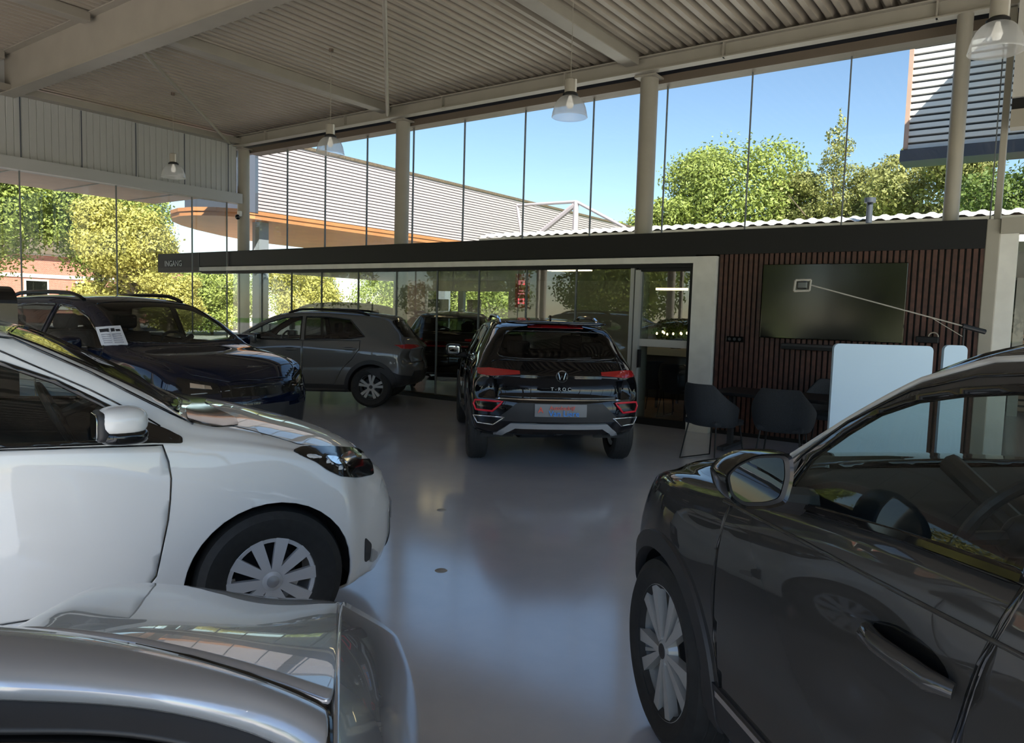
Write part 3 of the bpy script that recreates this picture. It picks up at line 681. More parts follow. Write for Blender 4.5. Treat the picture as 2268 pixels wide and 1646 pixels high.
    def arches(s, R, xs, depth=.36, clad=None, cw=.06, zc=None):
        T = s.T; zc = zc or T['rw']
        for x in xs:
            poly = [(x + R * math.cos(a), zc + R * math.sin(a)) for a in np.linspace(-.9, PI + .9, 30)] + [(x - R * .62, .02), (x + R * .62, .02)]
            for sg in (1, -1):
                fs = s.cut(View('xz', sg), poly, lambda c, n, sg=sg: c.y * sg > .42)
                if fs: s.split(fs, '', None, delete=True)
                # liner
                mb = MB(); aa = np.linspace(-.1, PI + .1, 28); rows = []
                for a in aa:
                    px, pz_ = x + (R + .004) * math.cos(a), zc + (R + .004) * math.sin(a); h = s.hit(View('xz', sg), px, pz_)[0]; yy = (h.y - sg * .006) if h else sg * .8
                    rows.append([(px, yy, pz_), (px, sg * (abs(yy) - depth), pz_)])
                mb.grid(rows); mb.grid([[r[1] for r in rows], [(x, r[1][1], zc) for r in rows]]); mb.obj('wheel_arch_liner', M['dark'], s.root, True)
                if clad:
                    rows = []
                    for a in np.linspace(-.32, PI + .32, 40):
                        row = []
                        for q, o_ in ((R - .012, -.03), (R - .004, .012), (R + cw, .012), (R + cw + .006, -.008)):
                            h = s.hit(View('xz', sg), x + q * math.cos(a), zc + q * math.sin(a)); row.append(h[0] + Vector((0, sg * o_, 0)) if h[0] else None)
                        if None not in row: rows.append(row)
                    if len(rows) > 3: MB().grid(rows).obj('arch_cladding', clad, s.root, True)
    def wheels(s, maker, xs, yo, rw):
        for x in xs:
            for sg in (1, -1):
                o = maker(s.root); o.location = (x, sg * yo, rw); o.rotation_euler = (0, 0.3 * x, 0 if sg > 0 else PI)
    def finish(s, name='body', m=None):
        me = bpy.data.meshes.new(name); s.bm.to_mesh(me); s.bm.free(); me.shade_smooth(); o = link(name, me, s.root, m or s.paint); s.solid(o); return o
    def mirrors(s, x, y, z, size=(.10, .11, .075), cap=None, two=False, ang=.12):
        for sg in (1, -1):
            rot = Matrix.Rotation(-sg * ang, 3, 'Z')
            if two: MB().superell((x + .005, sg * (y + size[1] * .95), z - size[2] * .55), (size[0] * .97, size[1] * .98, size[2] * .5), .7, rot=rot).obj('mirror_base', M['gloss'], s.root, True, 60)
            h = MB().superell((x, sg * (y + size[1]), z + (size[2] * .25 if two else 0)), (size[0], size[1], size[2] * (.78 if two else 1)), .72 if two else .55, rot=rot).obj('door_mirror', cap or s.paint, s.root, True, 60)
            q = MB().superell((x - size[0] * .80, sg * (y + size[1]), z), (size[0] * .25, size[1] * .86, size[2] * .82), .45, rot=rot).obj('mirror_housing', M['plastic'], h, True, 60)
            MB().superell((x - size[0] * 1.04, sg * (y + size[1]), z), (.004, size[1] * .74, size[2] * .7), .4, rot=rot).obj('mirror_glass', M['mirror'], h, True, 60)
            MB().tube([(x + .03, sg * (y - .08), z - size[2] * .95), (x + .01, sg * (y + size[1] * .8), z - size[2] * .85)], [.035, .025], 10).obj('mirror_arm', M['plastic'], h, True)
    def handles(s, pts, m=None, size=.105):
        for sg in (1, -1):
            for x, z in pts:
                h = s.hit(View('xz', sg), x, z)
                if h[0] is None: continue
                c = h[0] + Vector((0, sg * .03, 0)); MB().superell(c, (size, .014, .017), .7).obj('door_handle', m or s.paint, s.root, True, 60)
                MB().superell(h[0] + Vector((.02, sg * .000, -.0)), (size * .75, .006, .028), .8).obj('handle_recess', M['plastic'], s.root, True, 60)
    def rails(s, x0, x1, m, r=.016, up=.045):
        for sg in (1, -1):
            P = []
            for i in range(25):
                t = i / 24; x = x0 + (x1 - x0) * t; h = s.hit(View('xy'), x, sg * s.T['rail_y'])
                if h[0] is not None: P.append(h[0] + Vector((0, 0, up * min(1, 6 * t, 6 * (1 - t)) ** .6)))
            if len(P) > 4: MB().tube(P, r, 8).obj('roof_rail', m, s.root, True)
    def fin(s, x):
        h = s.hit(View('xy'), x, 0)
        if h[0] is not None:
            z = h[0].z - .005; MB().prism([(x - .09, z), (x + .09, z), (x - .02, z + .05), (x - .07, z + .06)], -.012, .012, 'y').obj('antenna_fin', M['gloss'], s.root)
    def interior(s, xf, z0=.42, rear=True, steer=0.36, hi=1.2):
        rb = lambda mb, a, b, bv=.05: mb.box(a, b, bv, 3)
        for y in (.36, -.36):
            mb = MB(); rb(mb, (xf - .95, y - .25, z0), (xf - .42, y + .25, z0 + .17)); st = mb.obj('front_seat', M['cloth'], s.root, True)
            R_ = Matrix.Rotation(-.28, 3, 'Y'); MB().box((xf - 1.14, y - .24, z0 + .1), (xf - .99, y + .24, hi - .10), .06, 3, rot=R_).obj('backrest', M['cloth'], st, True)
            MB().box((xf - 1.30, y - .13, hi - .08), (xf - 1.2, y + .13, hi + .09), .04, 3).obj('headrest', M['cloth'], st, True)
        if rear:
            mb = MB(); rb(mb, (xf - 2.0, -.6, z0), (xf - 1.45, .6, z0 + .18)); st = mb.obj('rear_seat', M['cloth'], s.root, True)
            MB().box((xf - 2.16, -.6, z0 + .1), (xf - 2.0, .6, hi - .12), .05, 3, rot=Matrix.Rotation(-.25, 3, 'Y')).obj('backrest', M['cloth'], st, True)
            for y in (-.4, .4): MB().box((xf - 2.3, y - .12, hi - .08), (xf - 2.2, y + .12, hi + .05), .03, 3).obj('headrest', M['cloth'], st, True)
        zd = s.T['dash']; MB().box((xf - .12, -.64, zd - .28), (xf + .42, .64, zd), .06, 3).obj('dashboard', M['dark'], s.root, True)
        c = Vector((xf - .30, steer, zd - .03)); R_ = Matrix.Rotation(-.45, 3, 'Y'); mb = MB()
        mb.tube([c + R_ @ Vector((0, .185 * math.cos(a), .185 * math.sin(a))) for a in np.linspace(0, 2 * PI, 33)[:-1]], .016, 8, True)
        for a in (0, PI, -PI / 2): mb.tube([c, c + R_ @ Vector((0, .185 * math.cos(a), .185 * math.sin(a)))], .018, 6)
        mb.superell(c, (.03, .07, .06), .6, rot=R_); mb.tube([c, c + R_ @ Vector((.3, 0, 0))], .03, 8); mb.obj('steering_wheel', M['plastic'], s.root, True)

# wheels (axle along local y, +y outward)
def wheel_maker(key, R, w, rim, style):
    cache = {}
    def build(parent):
        if 't' not in cache:
            h = w / 2; t = MB().lathe([(rim - .01, -h + .02), (rim + .012, -h + .006), (R - .045, -h), (R - .012, -h + .018), (R, -h + .05), (R, h - .05), (R - .012, h - .018), (R - .045, h), (rim + .012, h - .006), (rim - .012, h - .02), (rim - .03, h - .04)], 56, 'y')
            for k in range(4):
                yy = -h + .06 + k * (w - .12) / 3
                t.lathe([(R + .0005, yy - .006), (R + .002, yy - .003), (R + .002, yy + .003), (R + .0005, yy + .006)], 40, 'y')
            t = t.obj('wheel', M['rubber'], None, True, 30); cache['t'] = t
            mb = MB().lathe([(rim - .012, h - .018), (rim - .004, h - .022), (rim - .022, h - .035), (rim - .035, -h + .03)], 48, 'y'); yo = h - .03
            r_ = mb.obj('rim', M['alloy'], t, True)
            MB().lathe([(rim * .66, h - .16), (.02, h - .16), (.02, h - .13)], 40, 'y').obj('brake_disc', M['plastic'], t, True)
            if style == 'cover':
                c = MB(); F = M['hubsilver']
                for k in range(5):
                    for d, wd in ((-.20, .030), (.20, .030)):
                        a = k * PI * .4 + d; A = k * PI * .4 + d * 1.62; c.prism(spoke(a, A, .03, rim - .01, wd * .62, wd), yo - .012, yo + .012 , 'y')
                c.lathe([(rim - .03, yo - .012), (rim - .03, yo + .006), (rim - .008, yo + .010), (rim + .004, yo + .002)], 48, 'y'); c.lathe([(0, yo + .020), (.03, yo + .019), (.045, yo + .014), (.055, yo - .005)], 24, 'y')
            elif style == 'twin':
                c = MB(); F = M['alloy']
                for k in range(5):
                    for d in (-.17, .17):
                        a = k * 2 * PI / 5 + d; c.prism(spoke(a, a + d * .15, .05, rim - .012, .014, .025), yo - .03, yo + .004, 'y')
                c.lathe([(0, yo + .004), (.06, yo + .002), (.075, yo - .03)], 24, 'y')
            else:
                c = MB(); F = M['alloy']
                for k in range(5):
                    for d, wd in ((-.185, .026), (.185, .026), (.0, .008)):
                        a = k * 2 * PI / 5 + d; c.prism(spoke(a * 1.0, a + d * .3, .04, rim - .01, wd * .35, wd), yo - .03, yo + (.006 if wd > .02 else -.008), 'y')
                c.lathe([(0, yo + .008), (.035, yo + .007), (.05, yo - .0), (.07, yo - .03)], 24, 'y')
            c.obj('spokes', F, t, False); MB().lathe([(0, yo + .024 if style == 'cover' else yo + .011), (.028, yo + .023 if style == 'cover' else yo + .010), (.03, yo)], 20, 'y').obj('centre_cap', M['chrome'] if style == 'cover' else M['plastic'], t, True)
            t.parent = parent; return t
        return copy_tree(cache['t'], parent)
    return build
def spoke(a0, a1, r0, r1, w0, w1):
    d0, d1 = Vector((math.cos(a0), math.sin(a0))), Vector((math.cos(a1), math.sin(a1))); n0, n1 = Vector((-d0.y, d0.x)), Vector((-d1.y, d1.x))
    return [tuple(d0 * r0 - n0 * w0), tuple(d1 * r1 - n1 * w1), tuple(d1 * r1 + n1 * w1), tuple(d0 * r0 + n0 * w0)]
AX, BX = View('xz', 1), View('xz', -1)
up_ = lambda c, n: n.z > .25 and c.z > .6
# ---- white hatchback, left
TA = dict(xr=-2.0, xf=2.11, rw=.335, lf=.66, lr=.5, plf=.42, ppf=2.2, plr=.25, rail_y=.5, dash=1.03,
  zt=[(-2.0, .96), (-1.92, 1.09), (-1.75, 1.32), (-1.55, 1.47), (-1.2, 1.525), (-.6, 1.545), (-.1, 1.54), (.12, 1.515), (.30, 1.465), (.56, 1.335), (.815, 1.195), (.96, 1.115), (1.10, 1.075), (1.28, 1.05), (1.46, 1.005), (1.72, .93), (1.88, .86), (2.0, .79), (2.11, .69)],
  zr=[(-2.0, .94), (-1.9, 1.04), (-1.7, 1.29), (-1.5, 1.42), (-1.1, 1.48), (-.4, 1.505), (.08, 1.495), (.295, 1.44), (.56, 1.318), (.815, 1.18), (.95, 1.08), (1.15, 1.035), (1.4, .965), (1.65, .885), (1.88, .79), (2.11, .65)],
  wr=[(-2.0, .62), (-1.6, .58), (-1, .60), (0, .61), (.30, .63), (.56, .67), (.82, .72), (1.0, .735), (1.3, .72), (1.6, .67), (1.85, .60), (2.11, .48)],
  zs=[(-2.0, .90), (-1.6, 1.04), (-1, 1.07), (.25, 1.05), (.82, 1.012), (1.1, .985), (1.35, .935), (1.6, .86), (1.8, .77), (2.11, .60)],
  ws=[(-2.0, .70), (-1.5, .80), (-.6, .825), (.6, .83), (.95, .825), (1.3, .835), (1.6, .80), (1.85, .74), (2.11, .60)],
  wm=[(-2.0, .76), (-1.7, .84), (-1.27, .865), (0, .855), (.8, .855), (1.27, .868), (1.65, .85), (2.11, .70)],
  zb=[(-2.0, .36), (-1.7, .24), (-1, .19), (1, .19), (1.6, .18), (2.11, .2)],
  pf=[(.15, .10), (.25, .03), (.35, .0), (.5, .0), (.62, .03), (.72, .07)], pr=[(.2, .1), (.5, 0), (.8, .03), (1, .05)])
A = Car('hatchback', 'white hatchback with black door mirror base, standing at the left', (-4.111, 1.232), 67, TA, M['white'])
A.window([[(.855, 1.03), (.77, 1.088), (.62, 1.175), (.43, 1.285), (.245, 1.36), (-.1, 1.43), (-.12, 1.057)], [(-.19, 1.06), (-.17, 1.44), (-.7, 1.45), (-1.2, 1.37), (-1.36, 1.13), (-1.1, 1.08)]], M['tint'])
gw = A.glaze(View('xy'), rnd([(.90, .62), (.86, .655), (.26, .57), (.26, -.57), (.86, -.655), (.90, -.62), (.99, 0)], .1, 2), M['ws'], 'windscreen', .012, lambda c, n: n.z > .2 and c.z > .9)
A.glaze(View('yz', -1), rnd([(-.55, 1.40), (.55, 1.40), (.62, 1.08), (-.62, 1.08)], .15), M['priv'], 'rear_window', .012, lambda c, n: c.x < -1.3)
A.arches(.385, (1.275, -1.275))
A.panel(View('xy'), [(1.12, -.63), (1.14, 0), (1.12, .63), (1.26, .68), (1.42, .715), (1.62, .62), (1.80, .46), (1.88, .30), (1.91, 0), (1.88, -.30), (1.80, -.46), (1.62, -.62), (1.42, -.715), (1.26, -.68)], 'bonnet', up_)
for v in (AX, BX):
    fl = lambda c, n, v=v: c.y * v.s > .3
    A.panel(v, [(.816, 1.012), (.838, .94), (.847, .869), (.842, .78), (.833, .693), (.785, .45), (.70, .34), (-.05, .34), (-.15, .5), (-.15, 1.045)], 'front_door', fl)
    A.panel(v, [(-.155, 1.045), (-.155, .5), (-.055, .34), (-.72, .34), (-.9, .66), (-1.15, .80), (-1.15, 1.06)], 'rear_door', fl)
    A.patch(v, rnd([(.60, 1.04), (.78, 1.022), (.895, 1.012), (.895, 1.035), (.83, 1.075), (.755, 1.11), (.66, 1.16)], .2), 'mirror_sail', M['gloss'], .008)
    A.line(v, [(.80, 1.02), (.81, 1.09), (.765, 1.122), (.55, 1.248), (.235, 1.41), (-.15, 1.475)], .004)
    A.line(v, [(.95, 1.08), (.80, 1.172), (.555, 1.315), (.285, 1.452), (0, 1.495)], .007, name='roof_seal')
A.patch(View('xy'), rnd([(.93, .70), (.96, .40), (1.05, .0), (.96, -.40), (.93, -.70), (1.06, -.71), (1.17, -.60), (1.19, -.42), (1.10, 0), (1.19, .42), (1.17, .60), (1.06, .71)], .2), 'cowl_panel', M['gloss'], .006)
for mir in (False, True):
    v = A.cam(mir)
    hl = A.patch(v, rnd([(648, 999), (668, 990), (735, 990), (790, 993), (812, 1008), (824, 1030), (827, 1052), (790, 1059), (755, 1056), (725, 1042), (700, 1024), (668, 1010)], .2), 'headlight', M['gloss'], .006, .03)
    A.patch(v, rnd([(752, 1010), (776, 1000), (790, 1020), (772, 1036)], .3), 'projector_lens', M['chrome'], .012, .02, hl)
    A.patch(v, rnd([(716, 1012), (745, 1013), (760, 1030), (742, 1030)], .3), 'light_strip', M['chrome'], .010, .02, hl)
    A.patch(v, rnd([(808, 1190), (822, 1205), (818, 1238), (807, 1246)], .2), 'fog_recess', M['plastic'], .005, .02)
    A.patch(v, rnd([(821, 1214), (833, 1222), (831, 1236), (818, 1245)], .2), 'fog_light', M['alloy'], .012, .02)
A.patch(View('yz', 1), rnd([(-.32, .50), (.32, .50), (.36, .30), (.3, .24), (-.3, .24), (-.36, .30)], .2), 'grille', M['plastic'], .006)
A.patch(View('yz', 1), [(-.26, .50), (.26, .50), (.26, .40), (-.26, .40)], 'number_plate', M['plate'], .02)
A.mirrors(.655, .87, 1.128, (.092, .10, .074), M['white'], two=True)
A.handles([(.02, .93), (-.95, .95)])
A.patch(View('yz', -1), rnd([(.45, .95), (.74, .98), (.78, .82), (.5, .84)], .2), 'tail_light', M['red'], .008); A.patch(View('yz', -1), rnd([(-.45, .95), (-.74, .98), (-.78, .82), (-.5, .84)], .2), 'tail_light', M['red'], .008)
A.finish(); A.interior(.72, .40, steer=.35, hi=1.25)
wa = wheel_maker('a', .342, .20, .213, 'cover'); A.wheels(wa, (1.275, -1.275), .755, .342)

# ---- crossover base table (used by five cars with their own proportions)
def suv(sx=1, sy=1, sz=1, rw=.335, **k):
    T = dict(xr=-2.07, xf=2.10, rw=rw, lf=.62, lr=.5, plf=.30, plr=.22, rail_y=.565, dash=1.06 * sz,
      zt=[(-2.07, .98), (-1.98, 1.06), (-1.89, 1.15), (-1.70, 1.36), (-1.63, 1.475), (-1.50, 1.505), (-1.2, 1.54), (-.5, 1.565), (0, 1.55), (.3, 1.50), (.55, 1.39), (.95, 1.14), (1.1, 1.085), (1.5, 1.025), (1.8, .945), (2.0, .85), (2.10, .77)],
      zr=[(-2.07, .96), (-1.9, 1.08), (-1.7, 1.27), (-1.5, 1.42), (-1.2, 1.475), (-.4, 1.505), (.1, 1.485), (.35, 1.43), (.6, 1.32), (.9, 1.14), (1.05, 1.07), (1.5, 1.0), (1.8, .92), (2.10, .74)],
      wr=[(-2.07, .62), (-1.88, .61), (-1.6, .59), (-1, .61), (0, .62), (.35, .64), (.9, .72), (1.1, .72), (1.6, .64), (2.10, .52)],
      zs=[(-2.07, .92), (-1.9, 1.02), (-1.5, 1.09), (-1.1, 1.11), (0, 1.07), (.8, 1.04), (1.1, 1.0), (1.5, .95), (1.8, .87), (2.10, .70)],
      ws=[(-2.07, .74), (-1.8, .80), (-1.2, .83), (0, .845), (.9, .85), (1.3, .86), (1.7, .83), (2.10, .70)],
      wm=[(-2.07, .82), (-1.9, .87), (-1.3, .905), (0, .885), (1.3, .905), (1.8, .87), (2.10, .76)],
      zb=[(-2.07, .38), (-1.8, .34), (-1.2, .22), (1.2, .20), (1.8, .24), (2.10, .32)],
      pf=[(.2, .14), (.4, .03), (.6, 0), (.75, .05)], pr=[(.3, .10), (.5, .02), (.65, 0), (.85, .05), (1.0, .0)])
    for key in ('zt', 'zr', 'zs', 'zb'): T[key] = [(x * sx, z * sz) for x, z in T[key]]
    for key in ('wr', 'ws', 'wm'): T[key] = [(x * sx, w_ * sy) for x, w_ in T[key]]
    for key in ('pf', 'pr'): T[key] = [(z * sz, o) for z, o in T[key]]
    T['xr'] *= sx; T['xf'] *= sx; T['rail_y'] *= sy; T.update(k); T['s'] = (sx, sy, sz); return T
def suv_parts(C, wheel, xs=1.295, yo=.80, clad=None, front=True, rearpriv=True, railm=None, mirror=None, detail=True, cw=.055, wsm='ws'):
    sx, sy, sz = C.T['s']; S = lambda p: [(a * sx, b * sz) for a, b in p]; Y = lambda p: [(a * sy, b * sz) for a, b in p]; rw = C.T['rw']
    C.window([S([(.86, 1.065), (.74, 1.175), (.45, 1.335), (.2, 1.42), (-.1, 1.45), (-.12, 1.085)])], M['tint'])
    C.window([S([(-.19, 1.085), (-.17, 1.452), (-.5, 1.455), (-.90, 1.42), (-1.17, 1.15), (-.95, 1.115)])], M['priv'] if rearpriv else M['tint'])
    wy = lambda p: [(a * sx, b * sy) for a, b in p]
    C.glaze(View('xy'), rnd(wy([(.95, .60), (.90, .655), (.30, .565), (.30, -.565), (.90, -.655), (.95, -.60), (1.04, 0)]), .1, 2), M[wsm], 'windscreen', .012, lambda c, n: n.z > .2 and c.z > .95 * sz)
    C.glaze(View('yz', -1), rnd(Y([(-.53, 1.43), (.53, 1.43), (.645, 1.15), (-.645, 1.15)]), .15), M['priv'], 'rear_window', .012, lambda c, n: c.x < -1.35 * sx)
    C.arches(rw + .045, (xs, -xs), clad=clad, cw=cw)
    C.panel(View('xy'), wy([(1.02, -.70), (1.10, 0), (1.02, .70), (1.5, .72), (1.8, .62), (1.97, .36), (2.02, 0), (1.97, -.36), (1.8, -.62), (1.5, -.72)]), 'bonnet', up_)
    for v in (AX, BX):
        fl = lambda c, n, v=v: c.y * v.s > .3
        C.panel(v, S([(.86, 1.05), (.88, .85), (.86, .55), (.80, .34), (-.12, .34), (-.16, .6), (-.16, 1.07)]), 'front_door', fl)
        C.panel(v, S([(-.17, 1.07), (-.17, .6), (-.13, .34), (-.68, .34), (-.82, .62), (-.98, .78), (-1.1, .95), (-1.1, 1.09)]), 'rear_door', fl)
        if clad: C.patch(v, S([(-.9, .36), (.9, .36), (.9, .24), (-.9, .24)]), 'sill_cladding', clad, .008, .06)
    C.panel(View('yz', -1), Y([(-.70, 1.10), (-.66, .74), (.66, .74), (.70, 1.10), (.64, 1.13), (-.64, 1.13)]), 'tailgate', lambda c, n: c.x < -1.6 * sx)
    C.handles(S([(.02, .92), (-.95, .95)]))
    C.mirrors(.60 * sx, .90 * sy, 1.10 * sz, (.09, .105, .075), mirror)
    if railm: C.rails(-1.2 * sx, .15 * sx, railm, .022, .05)
    C.fin(-1.15 * sx)
    C.finish(); C.interior(.62 * sx, .45, hi=1.27 * sz); C.wheels(wheel, (xs, -xs), yo, rw)
    if front:
        for sg in (1, -1):
            hl = C.patch(View('yz', 1), Y([(sg * .46, .80), (sg * .74, .86), (sg * .77, .77), (sg * .70, .70), (sg * .46, .72)]), 'headlight', M['gloss'], .006); C.patch(View('yz', 1), Y([(sg * .52, .78), (sg * .66, .81), (sg * .67, .77), (sg * .52, .75)]), 'light_strip', M['chrome'], .012, .03, hl)
        C.patch(View('yz', 1), Y([(-.45, .78), (.45, .78), (.46, .68), (-.46, .68)]), 'grille', M['gloss'], .006); C.patch(View('yz', 1), Y([(-.6, .56), (.6, .56), (.68, .36), (-.68, .36)]), 'lower_grille', M['plastic'], .006)
        C.patch(View('yz', 1), Y([(-.26, .60), (.26, .60), (.26, .49), (-.26, .49)]), 'number_plate', M['plastic'], .02)
def rear_lights(C, m=None):
    sx, sy, sz = C.T['s']
    for sg in (1, -1):
        C.patch(View('yz', -1), [(sg * y * sy, z * sz) for y, z in ((.42, 1.025), (.72, 1.042), (.835, 1.03), (.83, .975), (.70, .965), (.42, .995))], 'tail_light', m or M['red'], .008)

# ---- black crossover seen from behind
wf_ = wheel_maker('f', .335, .215, .215, 'twin')
F = Car('crossover', 'black crossover seen from behind, standing before the rear glass', (-5.366, 7.876), 132.5, suv(), M['black'])
suv_parts(F, wf_, clad=M['plastic'], railm=M['chrome'], front=True)
rear_lights(F)
V_ = View('yz', -1)
F.patch(V_, [(-.42, .985), (.42, .985), (.42, .965), (-.42, .965)], 'light_bar', M['gloss'], .006)
F.patch(V_, [(-.62, .745), (.62, .745), (.66, .735), (-.66, .735)], 'tailgate_edge', M['chrome'], .004, label='thin bright line')
pb = F.patch(V_, rnd([(-.44, .705), (.44, .705), (.66, .515), (-.66, .515)], .06), 'bumper_insert', M['plastic'], .010)
for sg in (1, -1):
    q = [(.585 * sg, .708), (.85 * sg, .705), (.865 * sg, .665), (.84 * sg, .608), (.68 * sg, .606)]
    F.patch(V_, q, 'reflector', M['gloss'], .006); F.line(V_, q, .011, M['redglow'], 'reflector_outline', True, off=.01)
    q = [(.56 * sg, .555), (.86 * sg, .548), (.82 * sg, .475), (.665 * sg, .468)]
    F.patch(V_, q, 'exhaust_trim', M['gloss'], .012); F.line(V_, q, .007, M['chrome'], 'exhaust_frame', True, off=.016)
F.patch(V_, [(-.50, .495), (.50, .495), (.66, .365), (.58, .365), (.45, .445), (-.45, .445), (-.58, .365), (-.66, .365)], 'diffuser', M['silver'], .02)
pl = F.patch(V_, [(-.265, .695), (.265, .695), (.265, .575), (-.265, .575)], 'number_plate', M['plate'], .022)
def rtext(C, s, size, m, y, z, parent=None, off=.012):
    h = C.hit(View('yz', -1), y, z)[0]; return text('lettering', s, size, m, parent or C.root, (h.x - off, y, z), (PI / 2, 0, -PI / 2), .002)
rtext(F, 'Autobedrijf', .056, M['textred'], -.01, .664, pl, .03); rtext(F, 'A', .085, M['textred'], .21, .640, pl, .03); rtext(F, 'Van Liere', .082, M['textblue'], -.03, .606, pl, .03)
rtext(F, 'T - R O C', .05, M['textw'], 0, .85)
h = F.hit(V_, 0, .985)[0]; bd = MB().lathe([(.062, 0), (.062, .012), (.052, .012), (.052, 0)], 28, 'x', (h.x - .02, 0, .985), True); bd.tube([(h.x - .012, .038, 1.02), (h.x - .012, .018, .95), (h.x - .012, 0, .985), (h.x - .012, -.018, .95), (h.x - .012, -.038, 1.02)], .005, 6); bd.obj('badge', M['chrome'], F.root, True)
F.patch(V_, [(-.30, 1.465), (.30, 1.465), (.30, 1.485), (-.30, 1.485)], 'brake_light', M['red'], .006)
h = F.hit(V_, .05, 1.16)[0]; MB().tube([(h.x - .02, .02, 1.135), (h.x - .01, -.06, 1.15), (h.x + .02, -.34, 1.165)], .010, 6).obj('rear_wiper', M['plastic'], F.root)
h = F.hit(View('xy'), -1.50, 0)[0]; MB().superell((-1.60, 0, h.z + .01), (.12, .55, .02), .6).obj('roof_spoiler', M['black'], F.root, True)

# ---- grey crossover in side view
E_ = Car('crossover', 'grey crossover in side view with red tail lamp, between navy and black cars', (-10.483, 8.38), 215, suv(), M['egrey'])
suv_parts(E_, wf_, clad=M['plastic'], railm=M['gloss']); rear_lights(E_)
for v in (AX, BX): E_.patch(v, [(-1.2, .62), (-1.45, .66), (-1.75, .55), (-2.0, .5), (-2.0, .3), (-1.62, .28), (-1.63, .36)], 'bumper_cladding', M['plastic'], .006)
E_.patch(V_, [(-.62, .6), (.62, .6), (.7, .34), (-.7, .34)], 'bumper_insert', M['plastic'], .01)

# ---- navy crossover, three-quarter front
wd = wheel_maker('d', .365, .23, .24, 'ten')
D = Car('crossover', 'dark navy crossover facing right with a white price sheet in its windscreen', (-8.485, 4.246), 6.4, suv(1.085, 1.03, 1.08, rw=.365), M['navy'])
suv_parts(D, wd, 1.365, .83, clad=M['plastic'], railm=M['gloss'], mirror=M['navy'], wsm='ws2')
D.line(View('yz', 1), [(-.70, .775), (-.4, .80), (0, .81), (.4, .80), (.70, .775)], .006, M['alloy'], 'bonnet_glint')  # pale line put in as the reflection along the bonnet's front edge
sh = D.patch(D.cam(), [(213, 726), (266, 723), (283, 764), (226, 766)], 'price_sheet', M['paper'], .012, .04, sink=.001)
h0 = D.hit(D.cam(), 218, 727); 
for q, nm in (([(222, 731), (240, 730), (241.5, 736.5), (224, 737.5)], 'heading'), ([(244, 730), (252, 729.5), (254, 736), (246, 736.5)], 'heading'), ([(255, 732), (264, 731.5), (266, 735.5), (257, 736)], 'heading')): D.patch(D.cam(), q, nm, M['ink'], .016, .03, sh, sink=.001)
for k in range(5): D.patch(D.cam(), [(226 + k * 1.5, 742 + k * 4.6), (244 + k * 1.5, 741.5 + k * 4.6), (244.4 + k * 1.5, 743.5 + k * 4.6), (226.5 + k * 1.5, 744 + k * 4.6)], 'text_line', M['greyink'], .016, .03, sh, sink=.001); D.patch(D.cam(), [(248 + k * 1.7, 741.5 + k * 4.6), (267 + k * 1.7, 741 + k * 4.6), (267.4 + k * 1.7, 743 + k * 4.6), (248.5 + k * 1.7, 743.5 + k * 4.6)], 'text_line', M['greyink'], .016, .03, sh, sink=.001)
sh.parent = None; sh.location = D.root.location; sh.rotation_euler = D.root.rotation_euler; tag(sh, 'white printed price sheet with bold heading behind the navy windscreen', 'sheet')

# ---- dark cars outside and behind the glass
G_ = Car('crossover', 'black car parked outside beyond the glass, its roof above the grey crossover', (-15.0, 12.7), 186, suv(1.08, 1.02, 1.12, rw=.36, n=80), M['plastic'])
suv_parts(G_, wd, 1.36, .83)
H_ = Car('crossover', 'black car parked behind the glass, left of the black rear-facing crossover', (-10.75, 12.75), 122, suv(1, 1, 1.03, n=80), M['black'])
suv_parts(H_, wf_, rearpriv=False); H_.patch(V_, [(-.80, .93), (.80, .93), (.80, .90), (-.80, .90)], 'light_bar', M['red'], .006); rear_lights(H_)

# ---- dark grey car, right foreground
TC = dict(xr=-2.25, xf=2.16, rw=.352, lf=.66, lr=.55, plf=.42, ppf=2.2, plr=.25, rail_y=.58, dash=1.13, n=130,
  zt=[(-2.25, 1.0), (-2.1, 1.15), (-1.8, 1.50), (-1.6, 1.58), (-1.0, 1.64), (-.4, 1.655), (-.1, 1.645), (.053, 1.612), (.295, 1.535), (.497, 1.425), (.724, 1.285), (.95, 1.165), (1.1, 1.13), (1.3, 1.115), (1.55, 1.075), (1.8, 1.0), (2.0, .91), (2.16, .80)],
  zr=[(-2.25, .98), (-2.05, 1.15), (-1.75, 1.44), (-1.5, 1.52), (-1, 1.57), (-.4, 1.595), (-.1, 1.59), (.053, 1.575), (.295, 1.50), (.497, 1.385), (.724, 1.24), (.95, 1.12), (1.05, 1.10), (1.3, 1.085), (1.55, 1.045), (1.8, .97), (2.0, .88), (2.16, .76)],
  wr=[(-2.25, .64), (-1.8, .62), (-1, .66), (.05, .685), (.3, .705), (.5, .73), (.73, .765), (1.0, .775), (1.5, .69), (1.8, .62), (2.16, .50)],
  zs=[(-2.25, .95), (-1.9, 1.1), (-1.2, 1.20), (-.2, 1.18), (.15, 1.165), (.65, 1.11), (.95, 1.065), (1.3, 1.025), (1.6, .97), (1.85, .89), (2.16, .70)],
  ws=[(-2.25, .74), (-1.8, .82), (-1, .85), (0, .86), (.9, .86), (1.34, .875), (1.7, .83), (2.16, .66)],
  wm=[(-2.25, .82), (-2, .88), (-1.34, .915), (0, .905), (.9, .905), (1.34, .918), (1.8, .87), (2.16, .74)],
  zb=[(-2.25, .38), (-1.9, .28), (-1.3, .22), (1.3, .22), (1.8, .26), (2.16, .34)],
  pf=[(.25, .12), (.42, .03), (.6, 0), (.8, .06)], pr=[(.3, .1), (.5, .02), (.65, 0), (.95, .05)])
C = Car('crossover', 'dark grey crossover in the right foreground with its left flank to the viewer', (.476, 2.271), 136, TC, M['cgrey'])
